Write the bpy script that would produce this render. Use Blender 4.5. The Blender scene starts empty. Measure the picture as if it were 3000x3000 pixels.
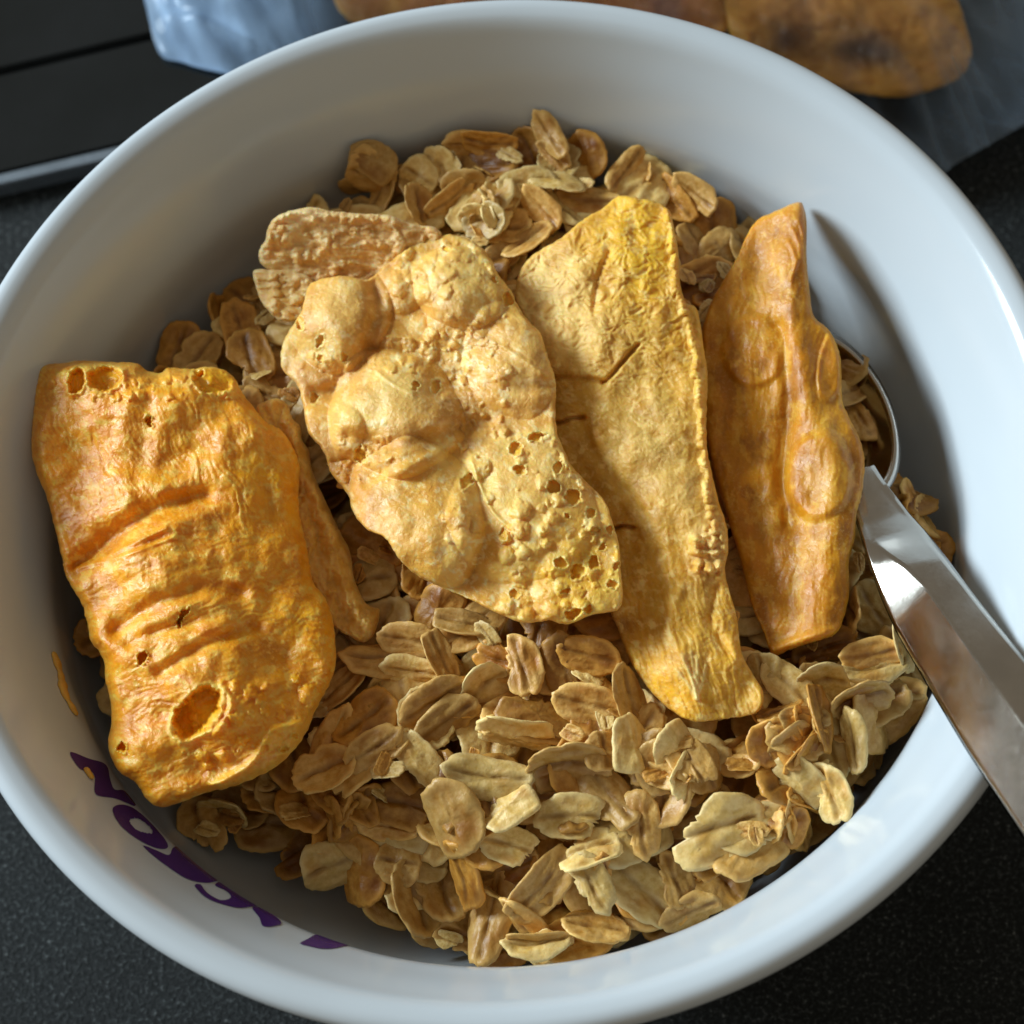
import bpy, math
import numpy as np
from mathutils import Vector, Matrix

CM = 0.01
rng = np.random.default_rng(11)
scene = bpy.context.scene
COL = scene.collection

# ------------------------------------------------------------------ camera
R = 6.5                                   # outer radius of the bowl's rim, cm; the rim plane is z = 0
EL, ROLL, DIST, AIM, FPX = 1.12951, -0.16970, 3.51437 * R, (0.01772 * R, -0.10951 * R, 0.0), 6009.0
FW = np.array([0, math.cos(EL), -math.sin(EL)])
CAM = np.array(AIM) - DIST * FW
_r = np.array([1.0, 0, 0]); _u = np.cross(_r, FW)
RT = math.cos(ROLL) * _r + math.sin(ROLL) * _u
UP = -math.sin(ROLL) * _r + math.cos(ROLL) * _u
PIX = 1932.0                              # pixel positions below are read on a 1932 px wide view of the photograph


def ray(px):
    px = np.atleast_2d(np.asarray(px, float))
    k = PIX / 3000 * FPX
    d = (px[:, :1] - PIX / 2) / k * RT + (PIX / 2 - px[:, 1:2]) / k * UP + FW
    return d / np.linalg.norm(d, axis=1, keepdims=True)


def at_z(px, z):
    d = ray(px); t = (z - CAM[2]) / d[:, 2]
    return CAM + d * t[:, None]


def P3(x, y, z):
    return at_z((x, y), z)[0]


cam_data = bpy.data.cameras.new('camera')
cam_data.sensor_width = 36.0
cam_data.lens = 36.0 * FPX / 3000.0
cam_data.clip_start = 0.01
cam_data.clip_end = 50.0
cam_data.dof.use_dof = True
cam_data.dof.focus_distance = (DIST + 0.6) * CM
cam_data.dof.aperture_fstop = 30.0
cam = bpy.data.objects.new('camera', cam_data)
M = Matrix.Identity(4)
for i in range(3):
    M[i][0], M[i][1], M[i][2], M[i][3] = RT[i], UP[i], -FW[i], CAM[i] * CM
cam.matrix_world = M
COL.objects.link(cam)
scene.camera = cam

# ------------------------------------------------------------------ light: the room and one window
world = bpy.data.worlds.new('World'); scene.world = world
world.use_nodes = True
wb = world.node_tree.nodes['Background']
wb.inputs[0].default_value = (1.0, 0.87, 0.68, 1)
wb.inputs[1].default_value = 0.175

LAZ, LEL, LD = math.radians(150), math.radians(25), 2.2
win = bpy.data.lights.new('window_light', 'AREA')
win.shape = 'RECTANGLE'; win.size = 0.72; win.size_y = 0.84
win.energy = 58.0
win.color = (0.80, 0.93, 1.0)
wo = bpy.data.objects.new('window_light', win)
wo.location = (LD * math.cos(LEL) * math.cos(LAZ), LD * math.cos(LEL) * math.sin(LAZ), LD * math.sin(LEL))
wo.rotation_euler = (-Vector(wo.location)).to_track_quat('-Z', 'Y').to_euler()
COL.objects.link(wo)

vs = scene.view_settings
vs.view_transform = 'Standard'; vs.look = 'None'; vs.gamma = 1.0; vs.use_curve_mapping = False
vs.exposure = 0.42
cy = scene.cycles
cy.use_denoising = True
cy.max_bounces = 10; cy.diffuse_bounces = 4; cy.glossy_bounces = 4; cy.transmission_bounces = 6
cy.transparent_max_bounces = 12
cy.sample_clamp_indirect = 6.0


# ------------------------------------------------------------------ helpers
def tag(o, label=None, cat=None, group=None, kind=None):
    if label: o['label'] = label
    if cat: o['category'] = cat
    if group: o['group'] = group
    if kind: o['kind'] = kind
    return o


def empty(name, loc_cm):
    o = bpy.data.objects.new(name, None)
    o.empty_display_size = 0.01
    o.location = [c * CM for c in loc_cm]
    COL.objects.link(o)
    return o


def mesh_np(name, V, quads=None, tris=None, smooth=True):
    """V in cm; quads (n,4) and tris (m,3) index arrays"""
    me = bpy.data.meshes.new(name)
    V = np.asarray(V, np.float64) * CM
    me.vertices.add(len(V)); me.vertices.foreach_set('co', V.astype(np.float32).ravel())
    q = np.zeros((0, 4), np.int32) if quads is None else np.asarray(quads, np.int32)
    t = np.zeros((0, 3), np.int32) if tris is None else np.asarray(tris, np.int32)
    me.loops.add(q.size + t.size)
    me.loops.foreach_set('vertex_index', np.concatenate([q.ravel(), t.ravel()]).astype(np.int32))
    me.polygons.add(len(q) + len(t))
    st = np.concatenate([np.arange(len(q)) * 4, q.size + np.arange(len(t)) * 3]).astype(np.int32)
    me.polygons.foreach_set('loop_start', st)
    me.update(calc_edges=True)
    me.validate()
    if smooth:
        me.polygons.foreach_set('use_smooth', np.ones(len(me.polygons), bool))
    me.update()
    return me


def obj(name, me, mat, parent=None, loc_cm=None):
    o = bpy.data.objects.new(name, me)
    if mat and not me.materials: me.materials.append(mat)
    COL.objects.link(o)
    if loc_cm is not None: o.location = [c * CM for c in loc_cm]
    if parent: o.parent = parent
    return o


def set_color(me, name, rgb):
    a = me.attributes.new(name, 'FLOAT_COLOR', 'POINT')
    c = np.ones((len(rgb), 4), np.float32); c[:, :3] = rgb
    a.data.foreach_set('color', c.ravel())


_perm = np.random.default_rng(5).permutation(512)
_ang = np.random.default_rng(6).random(512) * 2 * np.pi
_gx, _gy = np.cos(_ang), np.sin(_ang)


def noise(x, y, seed=0):
    x = np.asarray(x, float) + seed * 17.31; y = np.asarray(y, float) - seed * 9.77
    xi = np.floor(x).astype(int); yi = np.floor(y).astype(int)
    xf, yf = x - xi, y - yi
    s = lambda t: t * t * t * (t * (t * 6 - 15) + 10)
    u, v = s(xf), s(yf)
    def g(i, j):
        h = _perm[(_perm[(xi + i) & 511] + yi + j) & 511]
        return _gx[h] * (xf - i) + _gy[h] * (yf - j)
    a = g(0, 0) * (1 - u) + g(1, 0) * u
    b = g(0, 1) * (1 - u) + g(1, 1) * u
    return (a * (1 - v) + b * v) * 1.5


def fbm(x, y, octv=4, seed=0, gain=0.5):
    o = 0; a = 1.0; f = 1.0
    for i in range(octv):
        o = o + a * noise(x * f, y * f, seed + i * 3); a *= gain; f *= 2.03
    return o


def sstep(a, b, x):
    t = np.clip((x - a) / (b - a), 0, 1); return t * t * (3 - 2 * t)


def catmull(pts, step, closed=True):
    p = np.asarray(pts, float); n = len(p); out = []
    for i in range(n if closed else n - 1):
        if closed:
            a, b, c, d = p[i - 1], p[i], p[(i + 1) % n], p[(i + 2) % n]
        else:
            a, b, c, d = p[max(i - 1, 0)], p[i], p[i + 1], p[min(i + 2, n - 1)]
        k = max(1, int(round(np.linalg.norm(c - b) / step)))
        for t in np.arange(k) / k:
            out.append(0.5 * (2 * b + (c - a) * t + (2 * a - 5 * b + 4 * c - d) * t ** 2 + (3 * b - a - 3 * c + d) * t ** 3))
    if not closed: out.append(p[-1])
    return np.array(out)


def poly_dist(Q, poly):
    """signed distance (positive inside), nearest boundary point"""
    A = poly; B = np.roll(poly, -1, 0); D = B - A; L2 = (D ** 2).sum(1) + 1e-12
    best = np.full(len(Q), 1e18); near = np.zeros_like(Q); cross = np.zeros(len(Q), int)
    for i in range(len(A)):
        t = np.clip(((Q - A[i]) @ D[i]) / L2[i], 0, 1)
        C = A[i] + t[:, None] * D[i]
        d = ((Q - C) ** 2).sum(1); m = d < best
        best[m] = d[m]; near[m] = C[m]
        if D[i, 1] != 0:
            c = (A[i, 1] > Q[:, 1]) != (B[i, 1] > Q[:, 1])
            cross += c & (Q[:, 0] < A[i, 0] + (Q[:, 1] - A[i, 1]) * D[i, 0] / D[i, 1])
    ins = cross % 2 == 1
    return np.where(ins, 1, -1) * np.sqrt(best), near


def outline_grid(poly, step):
    """grid over a closed outline, its rim snapped onto the outline; returns points, quads, distance, rim flags"""
    lo = poly.min(0) - 2 * step; hi = poly.max(0) + 2 * step
    xs = np.arange(lo[0], hi[0] + step, step); ys = np.arange(lo[1], hi[1] + step, step)
    X, Y = np.meshgrid(xs, ys); Q = np.stack([X.ravel(), Y.ravel()], 1)
    d, near = poly_dist(Q, poly)
    ins = d > 0.35 * step
    I = ins.reshape(X.shape)
    cell = I[:-1, :-1] | I[:-1, 1:] | I[1:, :-1] | I[1:, 1:]
    nx = X.shape[1]
    id0 = (np.arange(X.shape[0] - 1)[:, None] * nx + np.arange(nx - 1)[None])
    q = np.stack([id0, id0 + nx, id0 + nx + 1, id0 + 1], -1)[cell]
    rim = ~ins
    Q = np.where(rim[:, None], near, Q); d = np.where(rim, 0, d)
    used = np.unique(q); mp = np.full(len(Q), -1); mp[used] = np.arange(len(used))
    return Q[used], mp[q], np.maximum(d[used], 0), rim[used]


# ---- node helpers
def new_mat(name):
    m = bpy.data.materials.new(name); m.use_nodes = True
    nt = m.node_tree; b = nt.nodes['Principled BSDF']
    return m, nt, b


def nd(nt, typ, **kw):
    n = nt.nodes.new(typ)
    for k, v in kw.items():
        if k.startswith('i_'): n.inputs[k[2:].replace('_', ' ')].default_value = v
        else: setattr(n, k, v)
    return n


def ramp(nt, stops):
    r = nt.nodes.new('ShaderNodeValToRGB'); e = r.color_ramp.elements
    while len(e) < len(stops): e.new(0.5)
    for i, (p, c) in enumerate(stops):
        e[i].position = p; e[i].color = (*c, 1) if len(c) == 3 else c
    return r


def mixrgb(nt, fac, a, b, mode='MIX'):
    n = nt.nodes.new('ShaderNodeMix'); n.data_type = 'RGBA'; n.blend_type = mode
    L = nt.links
    for sock, v in ((n.inputs[0], fac), (n.inputs[6], a), (n.inputs[7], b)):
        if hasattr(v, 'is_output'): L.new(v, sock)
        elif isinstance(v, (int, float)): sock.default_value = v
        else: sock.default_value = (*v, 1)
    return n.outputs[2]


def noise_node(nt, scale, detail=4, rough=0.55, vec=None, dist=0.0, w=None):
    n = nt.nodes.new('ShaderNodeTexNoise')
    n.inputs['Scale'].default_value = scale; n.inputs['Detail'].default_value = detail
    n.inputs['Roughness'].default_value = rough; n.inputs['Distortion'].default_value = dist
    if w is not None:
        n.noise_dimensions = '4D'; nt.links.new(w, n.inputs['W'])
    if vec is not None: nt.links.new(vec, n.inputs['Vector'])
    return n


def bump(nt, b, h, strength, dist):
    n = nt.nodes.new('ShaderNodeBump'); n.inputs['Strength'].default_value = strength
    n.inputs['Distance'].default_value = dist
    nt.links.new(h, n.inputs['Height']); nt.links.new(n.outputs[0], b.inputs['Normal'])
    return n


# ------------------------------------------------------------------ materials
def mat_ceramic():
    m, nt, b = new_mat('glazed_white_ceramic')
    tc = nd(nt, 'ShaderNodeTexCoord')
    n = noise_node(nt, 30, 3, vec=tc.outputs['Object'])
    c = ramp(nt, [(0.3, (0.57, 0.63, 0.68)), (0.7, (0.595, 0.655, 0.705))]); nt.links.new(n.outputs[0], c.inputs[0])
    nt.links.new(c.outputs[0], b.inputs['Base Color'])
    b.inputs['Roughness'].default_value = 0.16
    b.inputs['Specular IOR Level'].default_value = 0.5
    n2 = noise_node(nt, 55, 2, vec=tc.outputs['Object'])
    bump(nt, b, n2.outputs[0], 0.05, 0.002)
    return m


def mat_print():
    m, nt, b = new_mat('purple_print')
    tc = nd(nt, 'ShaderNodeTexCoord')
    n = noise_node(nt, 300, 3, vec=tc.outputs['Object'])
    c = ramp(nt, [(0.3, (0.060, 0.022, 0.150)), (0.75, (0.085, 0.034, 0.200))]); nt.links.new(n.outputs[0], c.inputs[0])
    nt.links.new(c.outputs[0], b.inputs['Base Color'])
    b.inputs['Roughness'].default_value = 0.22
    return m


def mat_stone():
    m, nt, b = new_mat('dark_speckled_stone')
    tc = nd(nt, 'ShaderNodeTexCoord'); v = tc.outputs['Object']
    n1 = noise_node(nt, 1500, 4, 0.75, v); n2 = noise_node(nt, 60, 4, 0.6, v)
    c1 = ramp(nt, [(0.34, (0.003, 0.005, 0.006)), (0.52, (0.010, 0.014, 0.015)), (0.62, (0.055, 0.066, 0.069)), (0.74, (0.36, 0.39, 0.39))])
    nt.links.new(n1.outputs[0], c1.inputs[0])
    c2 = ramp(nt, [(0.3, (0.55, 0.55, 0.55)), (0.7, (1, 1, 1))]); nt.links.new(n2.outputs[0], c2.inputs[0])
    nt.links.new(mixrgb(nt, 1.0, c1.outputs[0], c2.outputs[0], 'MULTIPLY'), b.inputs['Base Color'])
    rr = ramp(nt, [(0.35, (0.65,) * 3), (0.7, (0.38,) * 3)]); nt.links.new(n1.outputs[0], rr.inputs[0])
    nt.links.new(rr.outputs[0], b.inputs['Roughness'])
    b.inputs['Specular IOR Level'].default_value = 0.22
    bump(nt, b, n1.outputs[0], 0.8, 0.0006)
    return m


def mat_glass_panel():
    m, nt, b = new_mat('black_glass_panel')
    tc = nd(nt, 'ShaderNodeTexCoord')
    n = noise_node(nt, 40, 4, vec=tc.outputs['Object'])
    c = ramp(nt, [(0.3, (0.006, 0.009, 0.010)), (0.7, (0.011, 0.014, 0.016))]); nt.links.new(n.outputs[0], c.inputs[0])
    nt.links.new(c.outputs[0], b.inputs['Base Color'])
    r = ramp(nt, [(0.3, (0.10,) * 3), (0.7, (0.22,) * 3)]); nt.links.new(n.outputs[0], r.inputs[0])
    nt.links.new(r.outputs[0], b.inputs['Roughness'])
    return m


def mat_metal(name, col=(0.62, 0.61, 0.59), rough=0.16):
    m, nt, b = new_mat(name)
    b.inputs['Metallic'].default_value = 1.0
    tc = nd(nt, 'ShaderNodeTexCoord'); v = tc.outputs['Object']
    n = noise_node(nt, 140, 5, 0.65, v)
    c = ramp(nt, [(0.3, tuple(x * 0.8 for x in col)), (0.7, col)]); nt.links.new(n.outputs[0], c.inputs[0])
    nt.links.new(c.outputs[0], b.inputs['Base Color'])
    mp = nd(nt, 'ShaderNodeMapping'); mp.inputs['Scale'].default_value = (1, 1, 1); mp.inputs['Rotation'].default_value = (0.4, 0.3, 0.9)
    nt.links.new(v, mp.inputs[0])
    n2 = noise_node(nt, 700, 5, 0.75, mp.outputs[0], dist=1.5)
    r = ramp(nt, [(0.35, (rough,) * 3), (0.62, (rough * 1.3,) * 3), (0.74, (rough * 2,) * 3)]); nt.links.new(n2.outputs[0], r.inputs[0])
    nt.links.new(r.outputs[0], b.inputs['Roughness'])
    bump(nt, b, n2.outputs[0], 0.02, 0.0003)
    return m


def mat_mango(name, rough=0.42, sss=0.35, fibre=(500, 500, 500), bstr=0.5, spec=0.5):
    m, nt, b = new_mat(name)
    at = nd(nt, 'ShaderNodeAttribute', attribute_name='pigment')
    tc = nd(nt, 'ShaderNodeTexCoord'); v = tc.outputs['Object']
    mp = nd(nt, 'ShaderNodeMapping'); mp.inputs['Scale'].default_value = fibre; nt.links.new(v, mp.inputs[0])
    n = noise_node(nt, 1.0, 5, 0.65, mp.outputs[0], dist=0.6)
    n2 = noise_node(nt, 260, 4, 0.6, v)
    c = ramp(nt, [(0.30, (0.80, 0.72, 0.62)), (0.5, (1, 1, 1)), (0.72, (1.12, 1.10, 1.15))]); nt.links.new(n2.outputs[0], c.inputs[0])
    col = mixrgb(nt, 1.0, at.outputs['Color'], c.outputs[0], 'MULTIPLY')
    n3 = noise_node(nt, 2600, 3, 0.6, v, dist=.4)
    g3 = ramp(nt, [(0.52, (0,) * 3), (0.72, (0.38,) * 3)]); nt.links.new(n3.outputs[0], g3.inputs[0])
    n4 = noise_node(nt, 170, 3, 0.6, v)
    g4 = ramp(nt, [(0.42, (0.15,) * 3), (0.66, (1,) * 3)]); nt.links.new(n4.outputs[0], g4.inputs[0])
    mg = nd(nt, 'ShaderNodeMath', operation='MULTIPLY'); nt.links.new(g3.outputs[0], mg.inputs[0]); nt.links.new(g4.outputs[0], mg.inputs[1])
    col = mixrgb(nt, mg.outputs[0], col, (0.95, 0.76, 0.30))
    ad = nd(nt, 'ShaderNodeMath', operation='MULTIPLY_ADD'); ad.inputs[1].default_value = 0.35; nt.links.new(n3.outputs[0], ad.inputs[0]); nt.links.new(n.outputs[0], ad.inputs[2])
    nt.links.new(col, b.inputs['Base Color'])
    rr = ramp(nt, [(0.35, (rough - 0.04,) * 3), (0.65, (rough + 0.2,) * 3)]); nt.links.new(n.outputs[0], rr.inputs[0])
    nt.links.new(rr.outputs[0], b.inputs['Roughness'])
    b.inputs['Specular IOR Level'].default_value = spec
    b.inputs['Subsurface Weight'].default_value = sss
    b.inputs['Subsurface Radius'].default_value = (1.0, 0.45, 0.12)
    b.inputs['Subsurface Scale'].default_value = 0.0016
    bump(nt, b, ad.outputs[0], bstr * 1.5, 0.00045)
    return m


def mat_oat(name, base, tip, brown, toast):
    """rolled oat: pigment from noise, browner in patches, and along the crease (crease attribute)"""
    m, nt, b = new_mat(name)
    tc = nd(nt, 'ShaderNodeTexCoord'); v = tc.outputs['Object']
    oi = nd(nt, 'ShaderNodeObjectInfo')
    sc = nd(nt, 'ShaderNodeMath', operation='MULTIPLY'); sc.inputs[1].default_value = 60; nt.links.new(oi.outputs['Random'], sc.inputs[0])
    w = sc.outputs[0]
    n1 = noise_node(nt, 190, 3, 0.55, v, w=w); n2 = noise_node(nt, 900, 4, 0.65, v, w=w)
    c1 = ramp(nt, [(0.36, base), (0.62, tip)]); nt.links.new(n2.outputs[0], c1.inputs[0])
    t = ramp(nt, [(0.62 - toast * 0.28, (0,) * 3), (0.82 - toast * 0.2, (1,) * 3)]); nt.links.new(n1.outputs[0], t.inputs[0])
    col = mixrgb(nt, t.outputs[0], c1.outputs[0], brown)
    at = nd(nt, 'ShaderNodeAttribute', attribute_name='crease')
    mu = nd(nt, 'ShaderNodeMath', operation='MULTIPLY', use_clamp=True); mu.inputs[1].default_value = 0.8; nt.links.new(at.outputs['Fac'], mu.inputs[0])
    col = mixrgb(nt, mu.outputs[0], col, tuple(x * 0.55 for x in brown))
    ar = nd(nt, 'ShaderNodeAttribute', attribute_name='rim')
    nr = ramp(nt, [(0.38, (0.15,) * 3), (0.62, (1,) * 3)]); nt.links.new(n1.outputs[0], nr.inputs[0])
    mr2 = nd(nt, 'ShaderNodeMath', operation='MULTIPLY', use_clamp=True); nt.links.new(ar.outputs['Fac'], mr2.inputs[0]); nt.links.new(nr.outputs[0], mr2.inputs[1])
    col = mixrgb(nt, mr2.outputs[0], col, (0.90, 0.69, 0.33) if tip[1] > .6 else tuple(min(.9, x * 1.2) for x in tip))
    hs = nd(nt, 'ShaderNodeHueSaturation')
    mr = nd(nt, 'ShaderNodeMapRange'); mr.inputs['To Min'].default_value = 0.70; mr.inputs['To Max'].default_value = 1.20
    nt.links.new(oi.outputs['Random'], mr.inputs[0]); hs.inputs['Saturation'].default_value = 1.04; nt.links.new(mr.outputs[0], hs.inputs['Value'])
    nt.links.new(col, hs.inputs['Color'])
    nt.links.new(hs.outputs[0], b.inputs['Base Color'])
    b.inputs['Roughness'].default_value = 0.42
    b.inputs['Specular IOR Level'].default_value = 0.45
    b.inputs['Subsurface Weight'].default_value = 0.15
    b.inputs['Subsurface Radius'].default_value = (1.0, 0.6, 0.3)
    b.inputs['Subsurface Scale'].default_value = 0.0006
    bump(nt, b, n2.outputs[0], 0.55, 0.0003)
    return m


def mat_film():
    m, nt, b = new_mat('clear_plastic_film')
    nt.nodes.remove(b)
    out = nt.nodes['Material Output']
    tr = nd(nt, 'ShaderNodeBsdfTransparent'); tr.inputs[0].default_value = (0.97, 0.98, 0.99, 1)
    gl = nd(nt, 'ShaderNodeBsdfGlossy'); gl.inputs[0].default_value = (0.95, 0.97, 1, 1); gl.inputs['Roughness'].default_value = 0.22
    df = nd(nt, 'ShaderNodeBsdfTranslucent'); df.inputs[0].default_value = (0.52, 0.72, 0.95, 1)
    d2 = nd(nt, 'ShaderNodeBsdfDiffuse'); d2.inputs[0].default_value = (0.50, 0.70, 0.95, 1)
    fr = nd(nt, 'ShaderNodeFresnel'); fr.inputs[0].default_value = 1.22
    tc = nd(nt, 'ShaderNodeTexCoord')
    mpb = nd(nt, 'ShaderNodeMapping'); mpb.inputs['Scale'].default_value = (1.0, .25, 1); mpb.inputs['Rotation'].default_value = (0, 0, .35); nt.links.new(tc.outputs['Object'], mpb.inputs[0])
    n = noise_node(nt, 60, 3, 0.5, mpb.outputs[0], dist=.6)
    bp = nd(nt, 'ShaderNodeBump'); bp.inputs['Strength'].default_value = 0.22; bp.inputs['Distance'].default_value = 0.002
    nt.links.new(n.outputs[0], bp.inputs['Height'])
    for s in (gl, fr, d2): nt.links.new(bp.outputs[0], s.inputs['Normal'])
    cl = nd(nt, 'ShaderNodeAttribute', attribute_name='light_haze')
    L = nt.links
    md = nd(nt, 'ShaderNodeMixShader'); md.inputs[0].default_value = 0.5
    L.new(df.outputs[0], md.inputs[1]); L.new(d2.outputs[0], md.inputs[2])
    m1 = nd(nt, 'ShaderNodeMixShader'); L.new(cl.outputs['Fac'], m1.inputs[0]); L.new(tr.outputs[0], m1.inputs[1]); L.new(md.outputs[0], m1.inputs[2])
    m2 = nd(nt, 'ShaderNodeMixShader'); L.new(fr.outputs[0], m2.inputs[0]); L.new(m1.outputs[0], m2.inputs[1]); L.new(gl.outputs[0], m2.inputs[2])
    L.new(m2.outputs[0], out.inputs[0])
    return m


CERAMIC, PRINT, STONE, GLASSP = mat_ceramic(), mat_print(), mat_stone(), mat_glass_panel()
STEEL, TRIM, FILM = mat_metal('polished_steel', (0.54, 0.51, 0.465), 0.13), mat_metal('brushed_trim', (0.22, 0.25, 0.28), 0.6), mat_film()

# ------------------------------------------------------------------ the setting: stone worktop
TZ = -6.2
tabme = mesh_np('worktop', [(-60, -50, TZ), (60, -50, TZ), (60, 60, TZ), (-60, 60, TZ)], [(0, 1, 2, 3)], smooth=False)
tag(obj('worktop', tabme, STONE), kind='structure')


def slab(name, px, z0, z1, mat, parent=None, bev=0.05):
    """flat slab whose top corners are given as pixels on the plane z1"""
    import bmesh
    bm = bmesh.new()
    top = [bm.verts.new(Vector(at_z(p, z1)[0]) * CM) for p in px]
    f = bm.faces.new(top)
    if f.normal.z < 0: f.normal_flip()
    f.normal_update()
    if f.normal.z < 0: f.normal_flip()
    ex = bmesh.ops.extrude_face_region(bm, geom=[f])
    for v in [g for g in ex['geom'] if isinstance(g, bmesh.types.BMVert)]: v.co.z -= (z1 - z0) * CM
    bmesh.ops.recalc_face_normals(bm, faces=bm.faces)
    if bev: bmesh.ops.bevel(bm, geom=list(bm.edges), offset=bev * CM, segments=2, affect='EDGES')
    me = bpy.data.meshes.new(name); bm.to_mesh(me); bm.free()
    return obj(name, me, mat, parent)


hob = empty('cooktop', (-6, 10, TZ))
tag(hob, 'black glass cooktop with a pale metal edge strip behind the white bowl', 'cooktop')


def under(o, par):
    o.parent = par
    o.matrix_parent_inverse = Matrix.Translation(-Vector(par.location))
    return o


def L1(x): return 327 - 0.235 * x        # front edge of the glass, on the photograph
def L2(x): return 131 - 0.235 * x        # seam further back


under(slab('glass_panel', [(-700, L1(-700)), (900, L1(900)), (900, L2(900) + 8), (-700, L2(-700) + 8)], TZ, TZ + 0.35, GLASSP), hob)
under(slab('glass_panel', [(-700, L2(-700)), (900, L2(900)), (900, -1500), (-700, -1300)], TZ, TZ + 0.35, GLASSP), hob)
under(slab('metal_trim', [(-700, L1(-700) + 21), (900, L1(900) + 21), (900, L1(900) + 1), (-700, L1(-700) + 1)], TZ, TZ + 0.33, TRIM, bev=0.02), hob)

# ------------------------------------------------------------------ bowl
inner = [(6.36, 0.03), (6.22, 0.0), (6.10, -0.10), (5.98, -0.30), (5.80, -0.62), (5.62, -0.98), (5.49, -1.24), (5.44, -1.42), (5.42, -1.72),
         (5.39, -2.08), (5.26, -2.48), (4.92, -2.98), (4.32, -3.52), (3.40, -4.10), (2.4, -4.55), (1.2, -4.78), (0.02, -4.84)]
outer = [(6.44, 0.0), (6.49, -0.07), (6.48, -0.18), (6.36, -0.42), (6.18, -0.78), (6.0, -1.2), (5.86, -1.7), (5.70, -2.3), (5.4, -2.95), (4.85, -3.75),
         (4.1, -4.55), (3.6, -4.95), (3.42, -5.2), (3.38, -6.05), (3.30, TZ), (3.05, TZ), (2.98, -5.7), (2.6, -5.4), (0.02, -5.3)]
prof_in = catmull(inner, 0.06, closed=False)
prof_out = catmull(outer, 0.08, closed=False)
prof = np.concatenate([prof_in[::-1], prof_out])
NS = 256
th = np.arange(NS) * 2 * np.pi / NS
V = np.stack([prof[:, None, 0] * np.cos(th), prof[:, None, 0] * np.sin(th), np.repeat(prof[:, 1:2], NS, 1)], -1).reshape(-1, 3)
i0 = np.arange(len(prof) - 1)[:, None] * NS; j0 = np.arange(NS)[None]; j1 = (j0 + 1) % NS
Q = np.stack([i0 + j0, i0 + j1, i0 + NS + j1, i0 + NS + j0], -1).reshape(-1, 4)
bowl = empty('bowl', (0, 0, TZ))
tag(bowl, 'white glazed cereal bowl holding granola and dried mango, purple lettering inside', 'bowl')
under(obj('bowl_body', mesh_np('bowl_body', V, Q), CERAMIC), bowl)


def wall_r(z):
    """inner wall radius at height z"""
    return np.interp(z, prof_in[::-1, 1], prof_in[::-1, 0])


# lettering printed on the inner wall: traced outlines laid along the wall's own profile
arc = np.concatenate([[0], np.cumsum(np.linalg.norm(np.diff(prof_in, axis=0), axis=1))])
nrm_in = np.gradient(prof_in, axis=0); nrm_in = np.stack([nrm_in[:, 1], -nrm_in[:, 0]], 1); nrm_in /= np.linalg.norm(nrm_in, axis=1, keepdims=True)
nrm_in[nrm_in[:, 0] > 0] *= -1
ia, ib = np.argmin(abs(prof_in[:, 1] + 0.35)), np.argmin(abs(prof_in[:, 1] + 1.2))
CA, CB = prof_in[ia], prof_in[ib]                      # the flare as a straight cone: used to read pixels as wall positions
kz = (CB[0] - CA[0]) / (CB[1] - CA[1])


def wall_hit(px):
    """pixel -> (azimuth, arc length down the wall), near side"""
    d = ray(px); out = []
    for dd in d:
        ts = np.linspace(16, 34, 3600); p = CAM + ts[:, None] * dd
        rr = np.hypot(p[:, 0], p[:, 1]); f = rr - (CA[0] + kz * (p[:, 2] - CA[1]))
        k = np.where((f[:-1] * f[1:] <= 0) & (p[:-1, 1] < 1.0) & (np.abs(p[:-1, 2] + 1) < 2.2))[0]
        q = p[k[0]] if len(k) else p[np.argmin(np.abs(f))]
        out.append((math.atan2(q[1], q[0]), arc[ia] + (CA[1] - q[2]) * math.hypot(1, kz)))
    return np.array(out)


def c6(*pts): return [(x * .4333, 1191.4 + y * .4333) for x, y in pts]


letters = [
    ('slanted purple letter beside the orange slice', c6((303, 528), (390, 556), (465, 580), (478, 640), (498, 690), (545, 690), (590, 735), (585, 760), (500, 728), (415, 712), (412, 640), (395, 610), (345, 600)), None),
    ('oval purple letter with a white centre', c6((490, 770), (530, 755), (590, 775), (660, 830), (720, 905), (728, 945), (680, 945), (610, 915), (540, 865), (500, 815)),
     c6((565, 822), (600, 815), (650, 850), (662, 880), (610, 872), (575, 850))),
    (None, c6((622, 935), (680, 955), (735, 975), (752, 943), (800, 920), (860, 975), (955, 1058), (915, 1095), (820, 1082), (740, 1035), (660, 975)), None),
    (None, c6((845, 1110), (872, 1103), (900, 1140), (960, 1172), (1005, 1160), (985, 1130), (935, 1105), (990, 1078), (1078, 1128), (1130, 1180), (1060, 1205), (985, 1195), (900, 1165)), None),
    (None, c6((1098, 1203), (1150, 1195), (1190, 1225), (1225, 1270), (1205, 1282), (1145, 1287), (1130, 1250)), None),
    (None, c6((1305, 1362), (1340, 1340), (1400, 1308), (1460, 1318), (1530, 1352), (1470, 1378), (1400, 1384), (1350, 1374)), None),
]
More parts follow.
